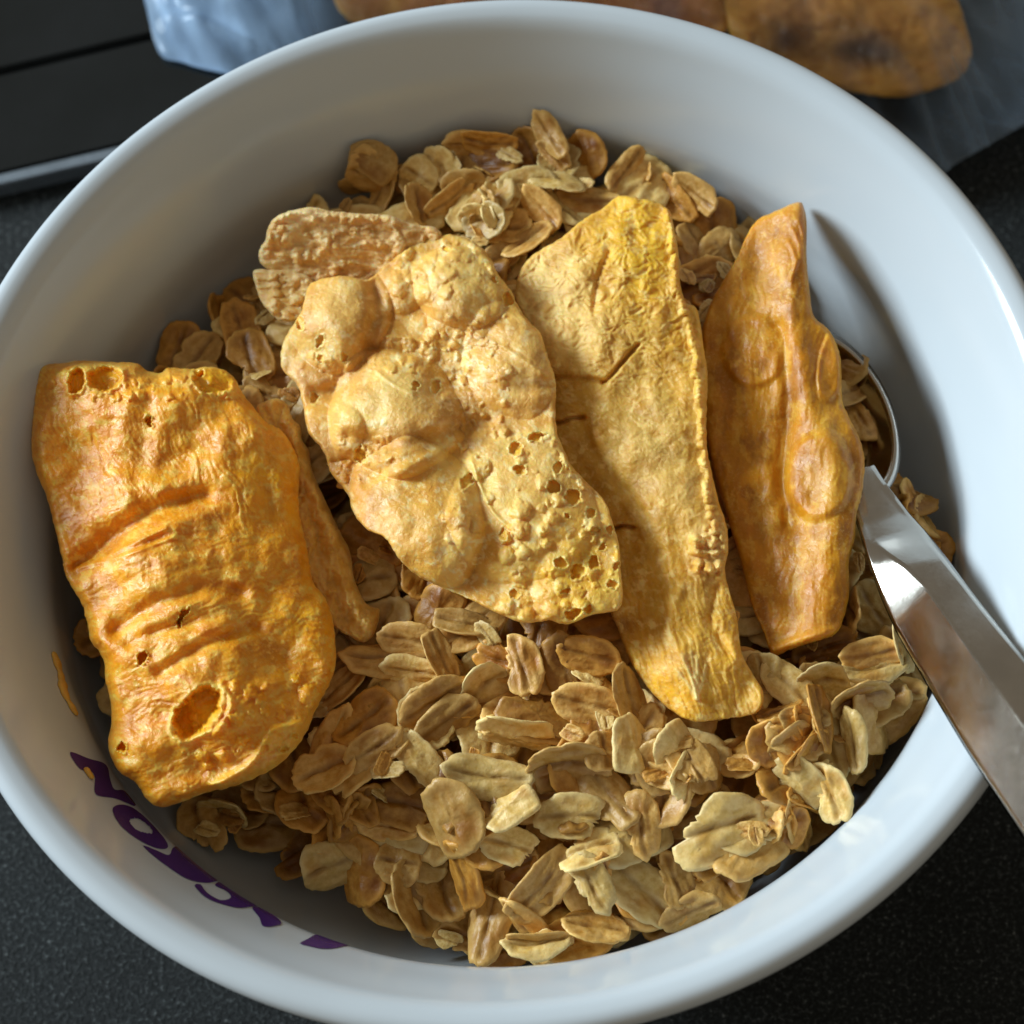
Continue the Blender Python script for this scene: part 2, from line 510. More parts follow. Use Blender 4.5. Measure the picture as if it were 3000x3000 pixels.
for lab, pts, hole in letters:
    uv = wall_hit(catmull(pts, 6))
    uv[:, 0] *= 5.6                                    # azimuth to cm along the wall
    g, q, dd, rim = outline_grid(uv, 0.016)
    if hole:
        hu = wall_hit(catmull(hole, 5)); hu[:, 0] *= 5.6
        hd, _ = poly_dist(g[q].mean(1), hu); q = q[hd < 0]
    a = g[:, 0] / 5.6
    rr, zz = np.interp(g[:, 1], arc, prof_in[:, 0]), np.interp(g[:, 1], arc, prof_in[:, 1])
    nr, nz = np.interp(g[:, 1], arc, nrm_in[:, 0]), np.interp(g[:, 1], arc, nrm_in[:, 1])
    e = 0.006
    rr, zz = rr + nr * e, zz + nz * e
    o = under(obj('printed_letter', mesh_np('printed_letter', np.stack([rr * np.cos(a), rr * np.sin(a), zz], 1), q), PRINT), bowl)
    if lab: o['label'] = lab


# ------------------------------------------------------------------ dried mango
class Relief:
    """height (cm) and colour over a set of pixel positions"""
    def __init__(s, Q, d):
        s.x, s.y, s.d = Q[:, 0], Q[:, 1], d
        s.wx = s.x + 5 * noise(s.x / 16, s.y / 16, 51) + 2.5 * noise(s.x / 6, s.y / 6, 53)
        s.wy = s.y + 5 * noise(s.x / 16, s.y / 16, 52) + 2.5 * noise(s.x / 6, s.y / 6, 54)
        s.h = np.zeros(len(Q)); s.c = np.zeros((len(Q), 3))

    def loc(s, cx, cy, rx, ry, ang):
        a = math.radians(ang); dx, dy = s.x - cx, s.y - cy
        return (dx * math.cos(a) + dy * math.sin(a)) / rx, (-dx * math.sin(a) + dy * math.cos(a)) / ry

    def rho(s, cx, cy, rx, ry=None, ang=0, wob=0.0):
        u, v = s.loc(cx, cy, rx, ry or rx, ang)
        r = np.hypot(u, v)
        if wob: r = r * (1 + wob * noise(s.x / rx * 1.3, s.y / rx * 1.3, cx * .13))
        return r

    def gauss(s, cx, cy, rx, ry, ang, amp): s.h += amp * np.exp(-s.rho(cx, cy, rx, ry, ang, 0.15) ** 2)

    def dome(s, cx, cy, rx, ry, ang, amp, p=1.0):
        r = s.rho(cx, cy, rx, ry, ang, 0.12); s.h += amp * np.clip(1 - r ** 2, 0, None) ** p

    def pit(s, cx, cy, rx, ry, ang, depth, lip=0.02, wob=0.3):
        a = math.radians(ang); dx, dy = s.wx - cx, s.wy - cy
        r = np.hypot((dx * math.cos(a) + dy * math.sin(a)) / rx, (-dx * math.sin(a) + dy * math.cos(a)) / ry)
        s.h -= depth * (1 - sstep(0.72, 1.0, r)); s.h += lip * np.exp(-((r - 1.08) / 0.10) ** 2)
        return r

    def crease(s, pts, w, amp, sharp=False):
        p = catmull(pts, 6, closed=False)
        best = np.full(len(s.x), 1e9)
        for a, b in zip(p[:-1], p[1:]):
            D = b - a; t = np.clip(((s.x - a[0]) * D[0] + (s.y - a[1]) * D[1]) / (D @ D), 0, 1)
            best = np.minimum(best, np.hypot(s.x - a[0] - t * D[0], s.y - a[1] - t * D[1]))
        k = np.exp(-best / w) if sharp else np.exp(-(best / w) ** 2)
        s.h += amp * k
        return k

    def paint(s, k, col): k = np.clip(k, 0, 1)[:, None]; s.c = s.c * (1 - k) + np.array(col) * k

    def spot(s, cx, cy, rx, ry, ang, k, col): s.paint(k * np.exp(-s.rho(cx, cy, rx, ry, ang, 0.35) ** 2), col)

    def mottle(s, dark, pale, kd, kp, seed, sc=42, an=1.0):
        n = fbm(s.wx / sc, s.wy / (sc * an), 4, seed, .6); s.paint(kd * sstep(.05, .75, n), dark)
        n = fbm(s.wx / (sc * .45), s.wy / (sc * .45 * an), 4, seed + 7, .65); s.paint(kp * sstep(.10, .8, n), pale)

    def bubbles(s, n, box, r0, r1, amp, rs):
        bub = np.zeros(len(s.x))
        for i in range(n):
            cx, cy = rs.uniform(box[0], box[2]), rs.uniform(box[1], box[3]); r = r0 + (r1 - r0) * rs.random() ** 2
            m = (abs(s.x - cx) < 1.3 * r) & (abs(s.y - cy) < 1.3 * r)
            if not m.any(): continue
            q = np.hypot(s.wx[m] - cx, s.wy[m] - cy) / r
            bub[m] = np.maximum(bub[m], amp * r / 10 * np.sqrt(np.clip(1 - q ** 2, 0, None)))
        s.h += bub


ORANGE, YELLOW, CREAM = (0.72, 0.33, 0.010), (0.80, 0.43, 0.035), (0.83, 0.60, 0.23)
AMBER, TAN, BROWN, DEEP = (0.47, 0.165, 0.010), (0.60, 0.34, 0.12), (0.28, 0.10, 0.022), (0.36, 0.105, 0.006)
OCC = []           # points under slices and spoon: oats must stay below them


def make_piece(name, outline, ctrl, relief, mat, parent, ttop, tbot, edge, step=2.1, rag=1.6, seed=0, occ=True, tint=(1.20, 1.04, 0.66)):
    """one crisp piece: outline in pixels on the plane through three known points, puffed up by its relief"""
    poly = catmull(outline, 5)
    s = np.arange(len(poly)) * 0.35
    c = poly.mean(0); nrm = poly - c; nrm /= np.linalg.norm(nrm, axis=1, keepdims=True)
    poly = poly + nrm * (rag * (noise(s, s * 0 + seed) + 0.7 * noise(s * 2.7, s * 0 + seed + 5)))[:, None]
    g, q, d, rim = outline_grid(poly, step)
    A, B, C = [P3(*k) for k in ctrl]
    n = np.cross(B - A, C - A); n /= np.linalg.norm(n)
    if n[2] < 0: n = -n
    rd = ray(g); t = ((A - CAM) @ n) / (rd @ n); base = CAM + rd * t[:, None]
    w = CAM - base.mean(0); w /= np.linalg.norm(w)       # the thickness runs along one fixed direction
    rl = Relief(g, d)
    E = lambda ww: np.sqrt(np.clip(1 - (1 - np.clip(d / ww, 0, 1)) ** 2, 0, 1))
    relief(rl)
    Et = E(edge)
    top = base + w * (Et * ttop + rl.h * sstep(0, edge * 0.55, d))[:, None]
    low = fbm(g[:, 0] / 60, g[:, 1] / 60, 3, seed + 9) * 0.05
    hb = np.minimum(rl.h * 0.6, 0.0) * sstep(0, edge, d)
    bot = base - w * (Et * tbot + low * Et - hb)[:, None]
    inn = ~rim
    mp = np.arange(len(g)); mp2 = mp.copy(); mp2[inn] = len(g) + np.arange(inn.sum())
    V = np.concatenate([top, bot[inn]])
    Q = np.concatenate([q, mp2[q][:, ::-1]])
    a, b_, c_ = top[q[0, 0]], top[q[0, 1]], top[q[0, 2]]
    if np.cross(b_ - a, c_ - a) @ w < 0: Q = Q[:, ::-1]
    me = mesh_np(name, V, Q)
    pg = np.concatenate([rl.c, rl.c[inn]]) * tint
    pg = pg / np.maximum(1, pg.max(1, keepdims=True) / .95)
    set_color(me, 'pigment', np.clip(pg, 0, 1))
    if occ: OCC.append(bot[::5])
    o = obj(name, me, mat)
    return under(o, parent)


def k1(x, y): return (x * .3833, 611.8 + y * .3833)
def k2(x, y): return (450.8 + x * .4334, 354.2 + y * .4334)
def k3(x, y): return (933.8 + x * .55, 322 + y * .55)
def k6(x, y): return (x * .4333, 1191.4 + y * .4333)


# ---- slice 1: thick folded orange piece against the left wall
S1 = [(77, 690), (115, 685), (157, 680), (211, 683), (257, 685), (276, 698), (303, 704), (318, 694), (364, 696), (387, 692), (418, 696), (441, 712), (458, 742),
      (479, 769), (502, 796), (529, 811), (552, 842), (565, 880), (563, 938), (567, 980), (579, 1033), (590, 1095), (609, 1122), (625, 1156), (632, 1202), (634, 1244),
      (629, 1272), (615, 1304), (594, 1343), (576, 1386), (541, 1430), (498, 1460), (433, 1486), (390, 1495), (347, 1512), (303, 1523), (277, 1508), (256, 1477),
      (225, 1456), (208, 1425), (204, 1395), (210, 1365), (208, 1321), (199, 1285), (195, 1244), (172, 1210), (165, 1179), (153, 1137), (126, 1091), (115, 1045),
      (103, 995), (88, 938), (69, 892), (59, 842), (63, 773), (67, 719)]


def relief1(r):
    x, y = r.x, r.y
    r.h += 0.10 * fbm(x / 120, y / 120, 3, 1)
    # pillow: full in the middle, pinched by a diagonal fold
    r.gauss(340, 1120, 140, 330, -12, 0.46); r.gauss(300, 760, 170, 60, 0, 0.12); r.gauss(430, 860, 90, 120, -15, 0.22)
    r.gauss(470, 1270, 110, 130, 0, 0.20); r.gauss(330, 1330, 120, 90, 0, 0.10)
    r.gauss(150, 960, 60, 190, -8, -0.10)
    r.crease([k1(330, 1240), k1(560, 1060), k1(760, 920), k1(1000, 850)], 22, -0.24)
    r.crease([k1(360, 1220), k1(600, 1110), k1(820, 1010)], 5, 0.05)
    r.crease([k1(380, 1200), k1(620, 1140), k1(860, 1050)], 4, 0.03)
    r.crease([k1(580, 1500), k1(760, 1380), k1(1000, 1290), k1(1180, 1320)], 16, -0.11)
    r.crease([k1(640, 1560), k1(860, 1480), k1(1060, 1430)], 14, -0.08)
    r.crease([k1(800, 1700), k1(1020, 1560), k1(1250, 1480)], 14, -0.11)
    r.crease([k1(1330, 560), k1(1440, 760), k1(1480, 1000), k1(1560, 1300)], 18, -0.06)
    r.crease([k1(740, 420), k1(700, 620), k1(690, 800)], 16, -0.05)
    # fibres radiating across the fold
    def strk(deg, sd):
        a = math.radians(deg); wx, wy = x + 14 * noise(x / 45, y / 45, sd), y + 14 * noise(x / 45, y / 45, sd + 1)
        return fbm((wx * math.cos(a) + wy * math.sin(a)) / 42, (-wx * math.sin(a) + wy * math.cos(a)) / 7.5, 3, sd + 4)
    wgt = sstep(930, 1010, y - .25 * (x - 300)); f = strk(65, 8) * (1 - wgt) + strk(-24, 15) * wgt; r.h += 0.012 * f * (0.3 + 0.8 * sstep(-.4, .5, noise(x / 90, y / 90, 12)))
    r.h += 0.005 * fbm(x / 9, y / 9, 3, 21)
    # pigment, with pale highlights painted along the raised fibres
    r.c[:] = ORANGE
    r.paint(0.75 * sstep(-0.35, 0.5, fbm(x / 110, y / 110, 3, 33)), (0.84, 0.42, 0.012))
    r.paint(0.55 * sstep(0.0, 0.6, f + 0.5 * noise(x / 40, y / 40, 3)), (0.92, 0.60, 0.12))
    r.spot(520, 900, 60, 110, -15, 0.8, (0.90, 0.50, 0.006)); r.spot(560, 1220, 60, 120, 0, 0.7, (0.90, 0.50, 0.008))  # light showing through the right flank, painted as saturated yellow
    r.spot(390, 830, 110, 45, 0, .5, YELLOW); r.spot(360, 1180, 90, 110, 0, 0.35, (0.84, 0.50, 0.10))
    r.spot(150, 990, 80, 150, 0, .4, AMBER); r.spot(510, 1220, 35, 30, 0, .55, DEEP)  # rim's shade on the left flank and a shaded dent, painted darker
    r.spot(260, 700, 190, 22, 2, .75, (0.82, 0.55, 0.16)); r.spot(100, 770, 30, 60, 0, .5, TAN)
    r.spot(520, 1420, 90, 40, -35, .6, (0.84, 0.58, 0.20))
    r.mottle((0.60, 0.235, 0.006), (0.95, 0.70, 0.22), .6, .9, 201, 60, .7)
    sug = sstep(0.25, 0.75, fbm(x / 16, y / 16, 4, 44, 0.65)) * sstep(-.3, .5, noise(x / 80, y / 80, 45))
    r.paint(0.40 * sug, (0.88, 0.68, 0.34)); r.h += 0.010 * sug
    # open blisters
    for cx, cy, rx, ry, an, dp in ((*k1(385, 292), 17, 23, 15, .17), (*k1(525, 282), 32, 26, -5, .17), (*k1(1050, 290), 40, 27, 8, .17), (*k1(975, 243), 11, 9, 0, .2),
                                   (*k1(737, 490), 6, 11, -20, .12), (*k1(900, 1432), 5, 22, 38, .14), (*k1(705, 1632), 8, 15, 28, .16),
                                   (*k6(855, 335), 34, 58, 38, .30), (*k6(535, 492), 9, 12, 20, .16), (*k6(1275, 450), 8, 6, 0, .07), (*k6(1235, 500), 10, 8, 0, .08)):
        q = r.pit(cx, cy, rx, ry, an, dp, 0.03)
        r.paint(0.75 * (1 - sstep(.75, 1.0, q)), (0.88, 0.55, 0.012)); r.paint(0.7 * np.exp(-((q - 1.1) / .14) ** 2), (0.86, 0.66, 0.26))  # hole floors painted bright, as if lit through thin flesh
    r.gauss(*k6(1230, 85), 42, 34, 0, -0.12)
    r.crease([k6(930, 650), k6(1080, 560), k6(1170, 420), k6(1300, 380)], 7, 0.09)
    r.crease([k6(960, 210), k6(1000, 300), k6(930, 420)], 6, 0.06)
    r.bubbles(60, (60, 680, 470, 760), 4, 12, .05, np.random.default_rng(2))
    r.bubbles(50, (330, 1270, 620, 1470), 5, 18, .05, np.random.default_rng(3))
    r.paint(0.55 * np.exp(-r.d / 5), (0.80, 0.52, 0.16))


F1 = [(484, 772), (500, 757), (525, 752), (543, 765), (552, 790), (567, 805), (570, 830), (583, 850), (590, 890), (612, 940), (640, 1000), (660, 1040), (668, 1090),
      (685, 1130), (700, 1145), (716, 1150), (712, 1180), (700, 1205), (680, 1212), (660, 1200), (640, 1190), (610, 1160), (580, 1100), (555, 1000), (540, 900), (500, 830)]


def relief_flap1(r):
    x, y = r.x, r.y
    r.crease([(545, 800), (580, 900), (625, 1010), (655, 1110), (690, 1180)], 16, 0.12)
    r.h += 0.05 * fbm(x / 22, y / 30, 3, 7) + 0.012 * fbm(x / 7, y / 7, 3, 9)
    r.bubbles(40, (490, 750, 720, 1210), 4, 12, .06, np.random.default_rng(9))
    r.c[:] = (0.68, 0.38, 0.07)
    r.paint(0.7 * sstep(-.2, .5, fbm(x / 30, y / 30, 3, 8)), (0.80, 0.54, 0.18)); r.spot(600, 1080, 25, 120, -20, .25, AMBER)
    r.paint(0.6 * np.exp(-r.d / 5), (0.80, 0.58, 0.24))


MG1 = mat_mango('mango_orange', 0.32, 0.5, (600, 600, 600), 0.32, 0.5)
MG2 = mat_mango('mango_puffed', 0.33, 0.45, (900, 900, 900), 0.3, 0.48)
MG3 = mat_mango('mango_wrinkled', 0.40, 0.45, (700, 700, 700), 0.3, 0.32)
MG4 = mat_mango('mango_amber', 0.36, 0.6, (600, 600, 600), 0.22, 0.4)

m1 = empty('mango_slice', P3(340, 1100, -1.4))
tag(m1, 'thick folded orange dried mango piece with open holes leaning on the bowl wall', 'dried mango', 'dried mango pieces on the granola')
make_piece('flesh', S1, [(65, 710, -0.78), (560, 850, -0.98), (270, 1490, -1.10)], relief1, MG1, m1, 0.30, 0.38, 42, seed=1, tint=(1.22, 0.99, 0.50))
o = make_piece('folded_flap', F1, [(510, 760, -1.15), (700, 1190, -1.45), (560, 1000, -1.2)], relief_flap1, MG2, m1, 0.10, 0.15, 14, seed=2, tint=(1.1, 1.05, .9))
o['label'] = 'thin tan fold tucked behind the piece'

# ---- slice 2: pale puffed chip with blisters
S2 = [(581, 541), (600, 528), (650, 520), (690, 528), (705, 520), (733, 497), (763, 471), (797, 452), (824, 447), (854, 443), (897, 458), (923, 484), (941, 519), (962, 545),
      (977, 575), (993, 601), (1019, 627), (1029, 658), (1042, 697), (1049, 723), (1048, 770), (1051, 814), (1062, 844), (1079, 879), (1110, 913), (1140, 944),
      (1155, 983), (1168, 1030), (1172, 1082), (1175, 1130), (1162, 1152), (1118, 1160), (1071, 1178), (1036, 1171), (988, 1175), (936, 1156), (884, 1130),
      (832, 1108), (789, 1087), (754, 1056), (728, 1017), (694, 1000), (668, 970), (655, 931), (624, 892), (611, 853), (581, 814), (572, 766), (561, 727),
      (533, 697), (531, 658), (546, 623), (568, 588)]


def relief2(r):
    x, y = r.x, r.y
    r.h += 0.06 * fbm(x / 110, y / 110, 3, 14)
    D = lambda cx, cy, rx, ry, an, am: r.dome(*k2(cx, cy), rx * .4334, ry * .4334, an, am * 1.5, 0.8)
    D(430, 560, 250, 230, -30, .30); D(680, 980, 300, 280, 20, .34); D(780, 1420, 280, 330, -25, .36); D(960, 430, 210, 180, 20, .24); D(960, 560, 140, 150, 0, .08)
    D(1180, 760, 200, 260, -20, .16); D(1230, 1400, 330, 330, 0, .18); D(720, 440, 120, 110, 0, .10); D(1500, 1720, 240, 200, -20, .10); D(330, 830, 120, 120, 0, .06)
    D(650, 650, 90, 80, 0, .05); D(400, 1060, 160, 140, 0, .10)
    r.crease([k2(590, 420), k2(600, 560), k2(560, 720), k2(480, 860), k2(340, 900)], 16, -0.12)
    r.crease([k2(480, 1080), k2(700, 1130), k2(900, 1060), k2(1080, 1020)], 14, -0.10)
    r.crease([k2(560, 1280), k2(680, 1200), k2(880, 1110)], 11, -0.08)
    r.crease([k2(1380, 850), k2(1180, 880), k2(980, 820), k2(860, 900)], 16, -0.06)
    r.crease([k2(640, 650), k2(760, 660), k2(860, 700)], 3.5, 0.03); r.crease([k2(1000, 620), k2(1150, 700), k2(1330, 820)], 4, 0.03)
    r.crease([k2(1000, 1150), k2(1040, 1270), k2(1100, 1400), k2(1190, 1490)], 3.5, 0.035); r.crease([k2(600, 800), k2(680, 860), k2(760, 900)], 3.0, 0.025)
    rs = np.random.default_rng(4)
    bx = lambda a, b, c, d: (*k2(a, b), *k2(c, d))
    r.bubbles(46, bx(640, 230, 1150, 470), 4, 18, .032, rs); r.bubbles(26, bx(540, 640, 860, 800), 4, 14, .045, rs)
    r.bubbles(70, bx(880, 560, 1180, 1080), 3, 10, .045, rs); r.bubbles(42, bx(900, 1060, 1600, 1560), 5, 24, .040, rs)
    r.bubbles(80, bx(1150, 1450, 1670, 1890), 4, 17, .040, rs); r.bubbles(60, bx(420, 1080, 660, 1280), 3, 9, .045, rs); r.bubbles(20, bx(250, 700, 520, 900), 3, 8, .03, rs)
    r.h += 0.004 * fbm(x / 7.5, y / 7.5, 3, 15)
    ang = np.radians(35); u, v = x * math.cos(ang) + y * math.sin(ang), -x * math.sin(ang) + y * math.cos(ang)
    r.h += 0.0025 * fbm(u / 30, v / 6, 2, 17)
    r.c[:] = (0.76, 0.44, 0.085)
    n = fbm(x / 90, y / 90, 4, 18)
    r.paint(0.7 * sstep(-.3, .5, n), (0.88, 0.64, 0.22))
    r.mottle((0.56, 0.25, 0.03), (0.95, 0.78, 0.42), .55, 1.0, 211, 44)
    for cx, cy, rx, ry, an, k, c in ((420, 520, 200, 170, -30, .5, (0.78, 0.50, 0.17)), (560, 720, 60, 190, 35, .85, (0.54, 0.21, 0.025)), (330, 830, 160, 80, 0, .6, (0.62, 0.31, 0.09)),  # shade in valleys, highlights on domes and edge glow put into the colour
                                     (900, 950, 150, 110, 0, .7, (0.52, 0.24, 0.04)), (740, 1090, 200, 50, -15, .75, (0.54, 0.23, 0.03)), (660, 900, 190, 170, 0, .55, (0.82, 0.60, 0.22)),
                                     (720, 1500, 170, 220, -20, .45, (0.74, 0.42, 0.08)), (950, 400, 230, 150, 0, .6, (0.82, 0.61, 0.22)), (1480, 1700, 240, 200, 0, .75, (0.92, 0.56, 0.04)),
                                     (1280, 880, 140, 180, 0, .45, (0.62, 0.34, 0.10)), (1250, 1300, 250, 190, 0, .5, (0.80, 0.58, 0.20)), (500, 1250, 130, 60, 30, .65, (0.54, 0.23, 0.03)), (610, 440, 60, 120, 10, .7, (0.50, 0.21, 0.04)), (1120, 1030, 150, 60, 0, .5, (0.60, 0.30, 0.05)), (420, 1150, 110, 90, 30, .55, (0.56, 0.26, 0.04)), (560, 1450, 60, 200, -20, .5, (0.58, 0.26, 0.04)),
                                     (1000, 620, 260, 70, 15, .45, (0.68, 0.36, 0.08))):
        r.spot(*k2(cx, cy), rx * .4334, ry * .4334, an, k, c)
    sug = sstep(0.15, 0.7, fbm(x / 10, y / 10, 3, 46, 0.7)) * np.exp(-r.rho(*k2(980, 760), 65, 110, 15) ** 2)
    r.paint(0.7 * sug, (0.86, 0.76, 0.56)); r.h += 0.012 * sug
    holes = [(905, 268, 20, 14, 0), (275, 600, 18, 30, 0), (365, 672, 16, 28, 15), (465, 745, 14, 20, 0), (362, 745, 12, 16, 0), (770, 865, 18, 24, 0), (860, 870, 22, 30, 10), (1300, 1083, 38, 20, -8),
             (1205, 1138, 28, 30, 20), (1215, 1220, 30, 24, 0), (1385, 1215, 18, 26, 30), (990, 1278, 22, 36, 25), (1365, 1302, 28, 30, 0), (1450, 1345, 38, 32, -5), (1145, 1502, 16, 24, 0),
             (1530, 1415, 22, 22, 0), (1545, 1485, 20, 16, 0), (1610, 1490, 18, 20, 0), (1420, 1420, 14, 14, 0), (1395, 1625, 26, 26, 0), (1470, 1665, 32, 34, 0), (1545, 1630, 26, 28, 0),
             (1455, 1850, 40, 24, -15), (1520, 1830, 24, 20, 0), (1200, 1770, 22, 20, 0), (1580, 1560, 16, 16, 0), (1640, 1640, 16, 20, 0), (1620, 1720, 20, 18, 0), (1420, 1750, 18, 14, 0),
             (1170, 490, 22, 34, 20), (1110, 405, 14, 12, 0), (330, 920, 14, 26, 0), (530, 1160, 26, 34, 20)]
    for cx, cy, rx, ry, an in holes:
        q = r.pit(*k2(cx, cy), rx * .4334, ry * .4334, an, 0.016 + 0.0045 * rx * .4334, 0.020, 0.2)
        r.paint(0.6 * (1 - sstep(.7, 1.0, q)), (0.80, 0.48, 0.03)); r.paint(0.5 * np.exp(-((q - 1.15) / .16) ** 2), (0.86, 0.68, 0.30))
    r.paint(0.5 * np.exp(-r.d / 4), (0.72, 0.46, 0.14))


F2a = [(507, 426), (525, 406), (568, 393), (594, 391), (624, 398), (667, 402), (732, 406), (763, 417), (793, 426), (819, 428), (835, 447), (830, 480), (770, 520), (711, 560),
       (646, 560), (581, 540), (556, 528), (500, 506), (488, 478), (501, 450)]
F2b = [(477, 519), (485, 508), (520, 509), (555, 512), (590, 528), (600, 571), (575, 600), (537, 607), (516, 597), (494, 571), (483, 541)]


def relief_f2(r):
    x, y = r.x, r.y
    r.h += 0.05 * fbm(x / 60, y / 30, 3, 61)
    r.bubbles(120, (490, 390, 830, 610), 4, 13, .05, np.random.default_rng(6))
    r.h += 0.014 * fbm((x + y * .6) / 20, (y - x * .2) / 6, 3, 62)
    r.c[:] = (0.72, 0.46, 0.17)
    r.paint(0.8 * sstep(-.2, .5, fbm(x / 35, y / 25, 3, 63)), (0.78, 0.58, 0.30)); r.spot(700, 440, 90, 35, 10, .6, (0.62, 0.34, 0.11))
    r.mottle((0.50, 0.25, 0.06), (0.94, 0.78, 0.46), .6, .9, 241, 36)
    r.spot(560, 405, 60, 20, 0, .6, (0.86, 0.70, 0.42)); r.spot(650, 530, 90, 18, 0, .6, (0.46, 0.25, 0.13)); r.spot(520, 560, 40, 40, 0, .5, (0.58, 0.30, 0.04))
    r.paint(0.7 * np.exp(-r.d / 6), (0.80, 0.62, 0.34))


m2 = empty('mango_slice', P3(850, 820, -1.4))
tag(m2, 'pale yellow puffed dried mango chip covered in bubbles and pinholes, tan fold at one end', 'dried mango', 'dried mango pieces on the granola')
make_piece('flesh', S2, [(850, 450, -0.90), (545, 680, -1.08), (1165, 1120, -0.68)], relief2, MG2, m2, 0.06, 0.12, 10, seed=3, tint=(1.16, 1.08, .92))
o = make_piece('folded_flap', F2a, [(500, 470, -0.98), (820, 440, -0.94), (650, 400, -0.74)], relief_f2, MG3, m2, 0.10, 0.14, 14, seed=4, tint=(1.16, 1.08, 0.95))
o['label'] = 'tan rough fold at the end of the chip'
make_piece('folded_flap', F2b, [(480, 520, -1.10), (570, 515, -1.00), (540, 600, -1.18)], relief_f2, MG3, m2, 0.06, 0.10, 10, seed=5, tint=(1.05, 1.02, .9))

# ---- slice 3: flat wrinkled golden slice
S3 = [(1176, 369), (1209, 374), (1242, 382), (1264, 399), (1272, 432), (1280, 476), (1283, 531), (1294, 570), (1313, 580), (1322, 613), (1327, 652), (1335, 707), (1333, 790),
      (1335, 850), (1346, 905), (1357, 949), (1371, 993), (1374, 1037), (1368, 1075), (1374, 1108), (1390, 1163), (1399, 1229), (1418, 1268), (1440, 1306), (1434, 1339),
      (1412, 1350), (1368, 1356), (1308, 1361), (1264, 1339), (1225, 1301), (1198, 1262), (1181, 1229), (1165, 1185), (1150, 1150), (1120, 1060), (1090, 960), (1050, 880),
      (1020, 800), (1010, 720), (1000, 640), (978, 585), (972, 553), (978, 520), (994, 492), (1022, 470), (1060, 448), (1099, 415), (1137, 393), (1159, 374)]


